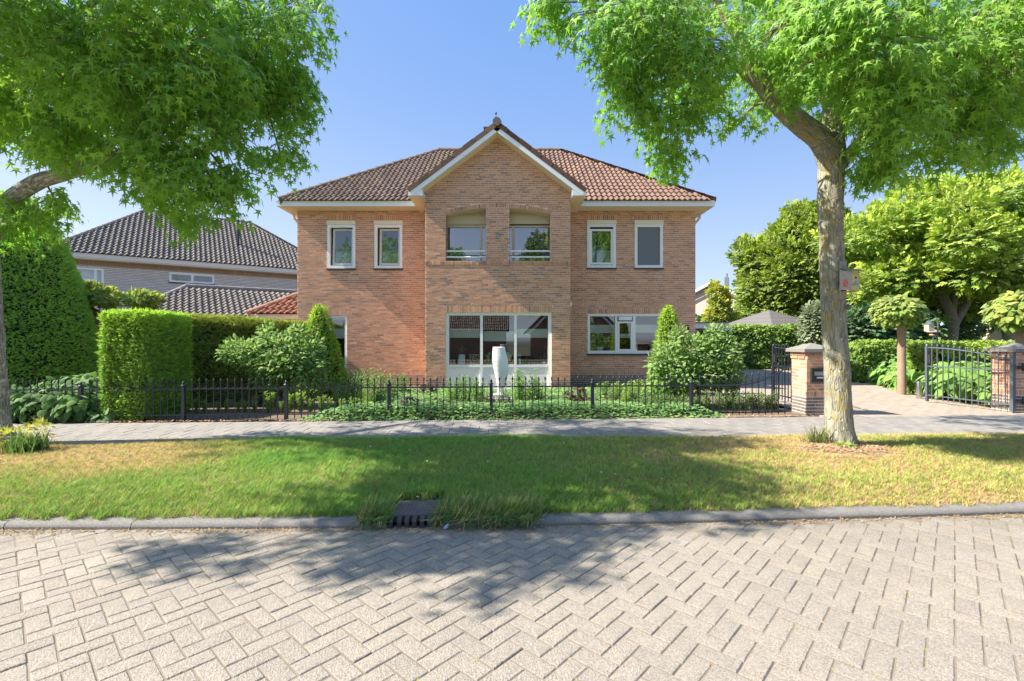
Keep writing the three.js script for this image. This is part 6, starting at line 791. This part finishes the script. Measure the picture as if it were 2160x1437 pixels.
  put('roof', T(geom([ax0, ay + 0.09, az0, ax1, ay + 0.09, az0, ax1, ay + 0.09, az1, ax0, ay + 0.09, az1, arx, ary, arz, ax1, ary, arz], [0, 1, 5, 0, 5, 4, 2, 3, 4, 2, 4, 5, 3, 0, 4, 1, 2, 5]).toNonIndexed()), std(0.13, 0.115, 0.105, 0.95), an);
  const tl2 = [], dl = Math.hypot(ary - ay - 0.09, az0 - arz), s2 = (ary - ay - 0.09) / dl, c2 = (az0 - arz) / dl; tileSlope(tl2, r, V(ax0, ay + 0.09, az0 + 0.05), V(1, 0, 0), V(0, s2, -c2), ax1 - ax0, dl, (u, v) => u > (v / dl) * (arx - ax0) + 0.05, greyTile, 0.31, 1.4);
  scatter('roof_tiles', waveTile, std(1, 1, 1, 0.9, { map: grain }), putList(tl2, Mh), an); capLine('ridge_tile', an, w(arx, ary, arz), w(ax1, ary, arz), cm, r, 0.02); capLine('hip_tile', an, w(ax0, ay + 0.1, az0), w(arx, ary, arz), cm, r);
}
{
  // red-tiled garage between hedge and house
  const t = thing('garage', 'low garage with red tiled hipped roof at the left corner of the house', 'garage', V(-8.1, 0, -18)), x0 = -9.75, x1 = -6.0, z0 = -17.6, z1 = -23, y = 2.42, r = rng(621);
  put('wall', [box(x0 + 0.35, x1, -0.1, y, z0 - 0.7, z0 - 0.45), box(x0 + 0.35, x0 + 0.6, -0.1, y, z1, z0 - 0.7)], std(0.6, 0.5, 0.38, 0.95), t); put('fascia', [box(x0, x1, y - 0.17, y + 0.0, z0 - 0.04, z0), box(x0, x0 + 0.04, y - 0.17, y, z1, z0 - 0.04)], M.cream, t); put('soffit', box(x0 + 0.04, x1, y - 0.16, y - 0.14, z0 - 0.46, z0 - 0.041), M.soffit, t);
  put('roof', geom([x0, y, z0, x1, y, z0, x1, y, z1, x0, y, z1, x0 + 2.7, y + 1.7, z0 - 2.7, x1, y + 1.7, z0 - 2.7], [0, 1, 5, 0, 5, 4, 2, 3, 4, 2, 4, 5, 3, 0, 4, 1, 2, 5]).toNonIndexed(), std(0.16, 0.08, 0.06, 0.95), t);
  const tl = [], L = Math.hypot(1.7, 2.7); tileSlope(tl, r, V(x0, y, z0 + 0.05), V(1, 0, 0), V(0, 1.7 / L, -2.7 / L), x1 - x0, L, (u, v) => u > (v / L) * 2.7 + 0.05, (p, q) => { const k = 0.8 + 0.4 * q(); return rgb(0.3 * k, 0.13 * k, 0.085 * k); }, 0.36, 1.5);
  scatter('roof_tiles', waveTile, std(1, 1, 1, 0.9, { map: grain }), tl, t); capLine('hip_tile', t, V(x0, y + 0.02, z0), V(x0 + 2.7, y + 1.7, z0 - 2.7), [std(0.36, 0.2, 0.14, 0.95), std(0.3, 0.17, 0.12, 0.95)], r);
}
{
  // pale gabled house far behind on the right
  const A = V(16.6, 0, -40), Mh = trs(A, 0, -0.5, 0), t = thing('brick_house', 'pale pink gabled house far behind the golden tree', 'house', A), T = (g) => g.applyMatrix4(Mh), r = rng(631), w = 4.2, ey = 4.2, ay = 6.35, D = 10;
  put('wall', T(wallCore(-w, w, -0.1, [[w, ey], [0, ay - 0.15], [-w, ey]], [], 0.3)), std(0.74, 0.6, 0.52, 0.95, { map: grain }), t); put('wall', T(merge([box(-w, -w + 0.3, -0.1, ey, -D, -0.3), box(w - 0.3, w, -0.1, ey, -D, -0.3)])), std(0.74, 0.6, 0.52, 0.95, { map: grain }), t);
  const o = 0.35, sl = (ay - ey) / w; put('roof', T(geom([-w - o, ey - o * sl, 0.35, 0, ay, 0.35, w + o, ey - o * sl, 0.35, -w - o, ey - o * sl, -D, 0, ay, -D, w + o, ey - o * sl, -D], [0, 4, 1, 0, 3, 4, 1, 5, 2, 1, 4, 5]).toNonIndexed()), std(0.16, 0.11, 0.09, 0.95), t);
  const tl = [], L = Math.hypot(w + o, (w + o) * sl); tileSlope(tl, r, V(w + o, ey - o * sl, 0.3), V(0, 0, -1), V(-(w + o) / L, ((w + o) * sl) / L, 0), D, L, () => true, (p, q) => { const k = 0.75 + 0.4 * q(); return rgb(0.3 * k, 0.2 * k, 0.16 * k); }, 0.36); tileSlope(tl, r, V(-w - o, ey - o * sl, -D), V(0, 0, 1), V((w + o) / L, ((w + o) * sl) / L, 0), D, L, () => true, (p, q) => { const k = 0.75 + 0.4 * q(); return rgb(0.3 * k, 0.2 * k, 0.16 * k); }, 0.36);
  scatter('roof_tiles', waveTile, std(1, 1, 1, 0.9), putList(tl, Mh), t);
  const ang = Math.atan(sl); for (const s of [-1, 1]) { const g = box(-0.02, L, -0.24, -0.02, 0.36, 0.4); g.rotateZ(ang); g.translate(-w - o, ey - o * sl, 0); if (s > 0) { g.scale(-1, 1, 1); const ix = g.index.array; for (let i = 0; i < ix.length; i += 3) { const q = ix[i]; ix[i] = ix[i + 1]; ix[i + 1] = q; } } put('verge_board', T(g), M.white, t); }
  put('flue_pipe', T(merge([box(0.9, 1.25, 5.6, 6.9, -2.2, -1.9), new THREE.CylinderGeometry(0.07, 0.07, 0.35, 8).translate(1.07, 7.05, -2.05)])), std(0.16, 0.18, 0.22, 0.5), t);
}
{
  // carport, hipped garden roof, white fence, pale house at the right edge
  const x0 = 6.4, x1 = 8.616, z = -19, y0 = 1.93, y1 = 2.146, t = thing('carport', 'cream flat-roofed carport behind the right corner of the house', 'carport', V(7.6, 0, -20.5));
  put('roof', [box(x0, x1, y1 + 0.002, y1 + 0.04, -23, z + 0.04), box(x0, x1 - 0.05, y0 + 0.03, y0 + 0.05, -22.9, z - 0.05)], M.stone, t); put('fascia', [box(x0, x1, y0, y1, z - 0.04, z), box(x1 - 0.04, x1, y0, y1, -23, z - 0.041)], std(0.95, 0.92, 0.82, 0.5), t);
  for (const [px, pz] of [[x1 - 0.2, z - 0.2], [x0 + 0.2, z - 0.2], [x1 - 0.2, -22.7]]) { put('post', box(px - 0.05, px + 0.05, 0, y0, pz - 0.05, pz + 0.05), M.white, t); put('bracket', [-1, 1].map((s) => new THREE.TorusGeometry(0.32, 0.025, 6, 10, Math.PI / 2).rotateZ(s < 0 ? Math.PI / 2 * 0 : Math.PI / 2).translate(px + (s < 0 ? -0.37 : 0.37), y0 - 0.34, pz)), M.white, t); }
  put('wall', box(x0, x1 - 0.3, 0, y0, -22.95, -22.85), std(0.72, 0.7, 0.66, 0.8), t);
  const gx = 13.74, gz = -25.6, ay = 3.06, ey = 2.098, h = 2.0, g = thing('gazebo', 'garden pavilion with grey hipped roof and orange mossy side above the hedge', 'gazebo', V(gx, 0, gz)), yaw = 0.35, R = (q) => q.rotateY(yaw).translate(gx, 0, gz), r = rng(641);
  put('roof', R(geom([-h, ey, h, h, ey, h, h, ey, -h, -h, ey, -h, 0, ay, 0], [0, 1, 4, 1, 2, 4, 2, 3, 4, 3, 0, 4, 0, 3, 2, 0, 2, 1]).toNonIndexed()), std(0.12, 0.12, 0.125, 0.9), g);
  const L = Math.hypot(h, ay - ey), n = 9; for (let f = 0; f < 4; f++) for (let k = 0; k < n; k++) { const a = k / n, b = (k + 1) / n, wa = h * (1 - a) * 1.01 + 0.03, q = geom([-wa, 0, 0, wa, 0, 0, wa, 0.03, 0, -wa, 0.03, 0, -h * (1 - b) - 0.03, 0.03, -L / n, h * (1 - b) + 0.03, 0.03, -L / n], [0, 1, 2, 0, 2, 3, 3, 2, 5, 3, 5, 4]).toNonIndexed(); q.rotateX(Math.atan2(ay - ey, h)); q.translate(0, lerp(ey, ay, a), h * (1 - a)); q.rotateY((f * Math.PI) / 2); put('shingle_course', R(q), f === 1 ? (k % 2 ? std(0.3, 0.13, 0.05, 0.95, { map: mottle }) : std(0.24, 0.11, 0.05, 0.95, { map: mottle })) : std(0.2 + 0.02 * (k % 2), 0.19 + 0.02 * (k % 2), 0.185 + 0.02 * (k % 2), 0.9, { map: mottle }), g); }
  for (const [a, b] of [[-1, -1], [1, -1], [1, 1], [-1, 1]]) put('post', R(box(a * (h - 0.3) - 0.07, a * (h - 0.3) + 0.07, 0, ey, b * (h - 0.3) - 0.07, b * (h - 0.3) + 0.07)), std(0.3, 0.22, 0.15), g);
  const wf = thing('garden_fence', 'white post and rail garden fence under the broad tree', 'fence', V(25.74, 0, -26)); for (let k = 0; k < 5; k++) { const x = 24.97 + k * 0.75; put('post', box(x - 0.13, x + 0.13, 0, 1.45, -26.1, -25.9), M.white, wf); if (k < 4) for (const y of [0.5, 1.2]) put('rail', box(x + 0.13, x + 0.62, y - 0.06, y + 0.06, -26.04, -25.96), M.white, wf); }
  const dw = thing('garden_wall', 'dark brick garden wall behind the lantern post', 'wall', V(20.04, 0, -22)); put('core', box(19.52, 20.43, 0, 1.7, -22.2, -22), M.mortar, dw); const bl = []; courses(bl, r, V(19.52, 0, -22), X1, Z1, 0, 1.69, () => [[0, 20.43 - 19.52]], { tone: darkTone, pitch: 0.075, L: 0.24 }); scatter('brickwork', BRICK, brickAll, bl, dw);
  const ph = thing('brick_house', 'pale brick house just showing above the right gate pillar', 'house', V(33.27, 0, -30)); put('wall', box(30.8, 37.13, 0, 3.2, -36, -30), M.mortar, ph); const b2 = []; courses(b2, r, V(30.8, 0, -30), X1, Z1, 0.6, 3.2, () => [[0, 6]], { tone: (q) => rgb(0.66, 0.5, 0.42).multiplyScalar(0.85 + 0.3 * q()), pitch: 0.09, L: 0.28 }); scatter('brickwork', BRICK, brickAll, b2, ph); put('roof', geom([30.45, 3.2, -29.6, 37.43, 3.2, -29.6, 37.43, 5.2, -33, 30.45, 5.2, -33, 30.45, 3.2, -36.4, 37.43, 3.2, -36.4], [0, 1, 2, 0, 2, 3, 3, 2, 5, 3, 5, 4]).toNonIndexed(), std(0.2, 0.13, 0.1, 0.95), ph);
}
{
  // the house across the street, seen in the window glass
  const t = thing('brick_house', 'dark-roofed house across the street mirrored in the bay window panes', 'house', V(-6, 0, 15)), r = rng(651), tl = [], dk = (p, q) => { const k = 0.7 + 0.5 * q(); return rgb(0.2 * k, 0.16 * k, 0.14 * k); };
  put('wall', [box(-15, -0.6, -0.1, 2.3, 13.4, 13.7), box(-0.9, -0.6, -0.1, 2.3, 13.7, 22)], std(0.3, 0.2, 0.15, 0.95), t); put('roof', geom([-15.3, 2.3, 13, -0.3, 2.3, 13, -0.3, 6.8, 17.6, -15.3, 6.8, 17.6, -15.3, 2.3, 22.2, -0.3, 2.3, 22.2], [1, 0, 3, 1, 3, 2, 2, 3, 4, 2, 4, 5]).toNonIndexed(), std(0.1, 0.08, 0.07, 0.95, { side: THREE.DoubleSide }), t);
  const L = Math.hypot(4.5, 4.6); tileSlope(tl, r, V(-0.3, 2.3, 12.95), V(-1, 0, 0), V(0, 4.5 / L, 4.6 / L), 15, L, () => true, dk, 0.36); scatter('roof_tiles', waveTile, std(1, 1, 1, 0.9), tl, t);
  const g = thing('brick_house', 'white-edged gabled house across the street mirrored in the right panes', 'house', V(6, 0, 15)); put('wall', wallCore(-4, 4, -0.1, [[4, 2.6], [0, 6.6], [-4, 2.6]], [], 0.3).rotateY(Math.PI).translate(5.6, 0, 14), std(0.4, 0.26, 0.2, 0.95), g); const rt = (s) => { const q = box(0, 6.3, -0.15, 0.05, -9, 0.4); q.rotateZ(Math.PI / 4); q.translate(-4.4, 2.2, 0); if (s > 0) { q.scale(-1, 1, 1); const ix = q.index.array; for (let i = 0; i < ix.length; i += 3) { const e = ix[i]; ix[i] = ix[i + 1]; ix[i + 1] = e; } } return q.rotateY(Math.PI).translate(5.6, 0, 14); }; put('roof', [rt(-1), rt(1)], std(0.2, 0.16, 0.14, 0.9), g); const vb = (s) => { const q = box(0, 6.3, -0.35, -0.16, 0.36, 0.4); q.rotateZ(Math.PI / 4); q.translate(-4.4, 2.2, 0); if (s > 0) { q.scale(-1, 1, 1); const ix = q.index.array; for (let i = 0; i < ix.length; i += 3) { const e = ix[i]; ix[i] = ix[i + 1]; ix[i + 1] = e; } } return q.rotateY(Math.PI).translate(5.6, 0, 14); }; put('verge_board', [vb(-1), vb(1)], M.white, g);
}
stemTree('maple_tree', 'leafy tree across the street mirrored in the right balcony window', [[[3.2, 0, 13, 0.25], [3.2, 3, 13, 0.2], [3.2, 7, 13, 0.06]]], many([3.2, 7, 13], [2.8, 3, 2.5], 24, 0.34, 91), 5000, 0.3, [[0.06, 0.13, 0.03], [0.15, 0.24, 0.045]], SPRIG.leafy, 531, std(0.25, 0.2, 0.15, 0.95));
renderer.render(scene, camera);
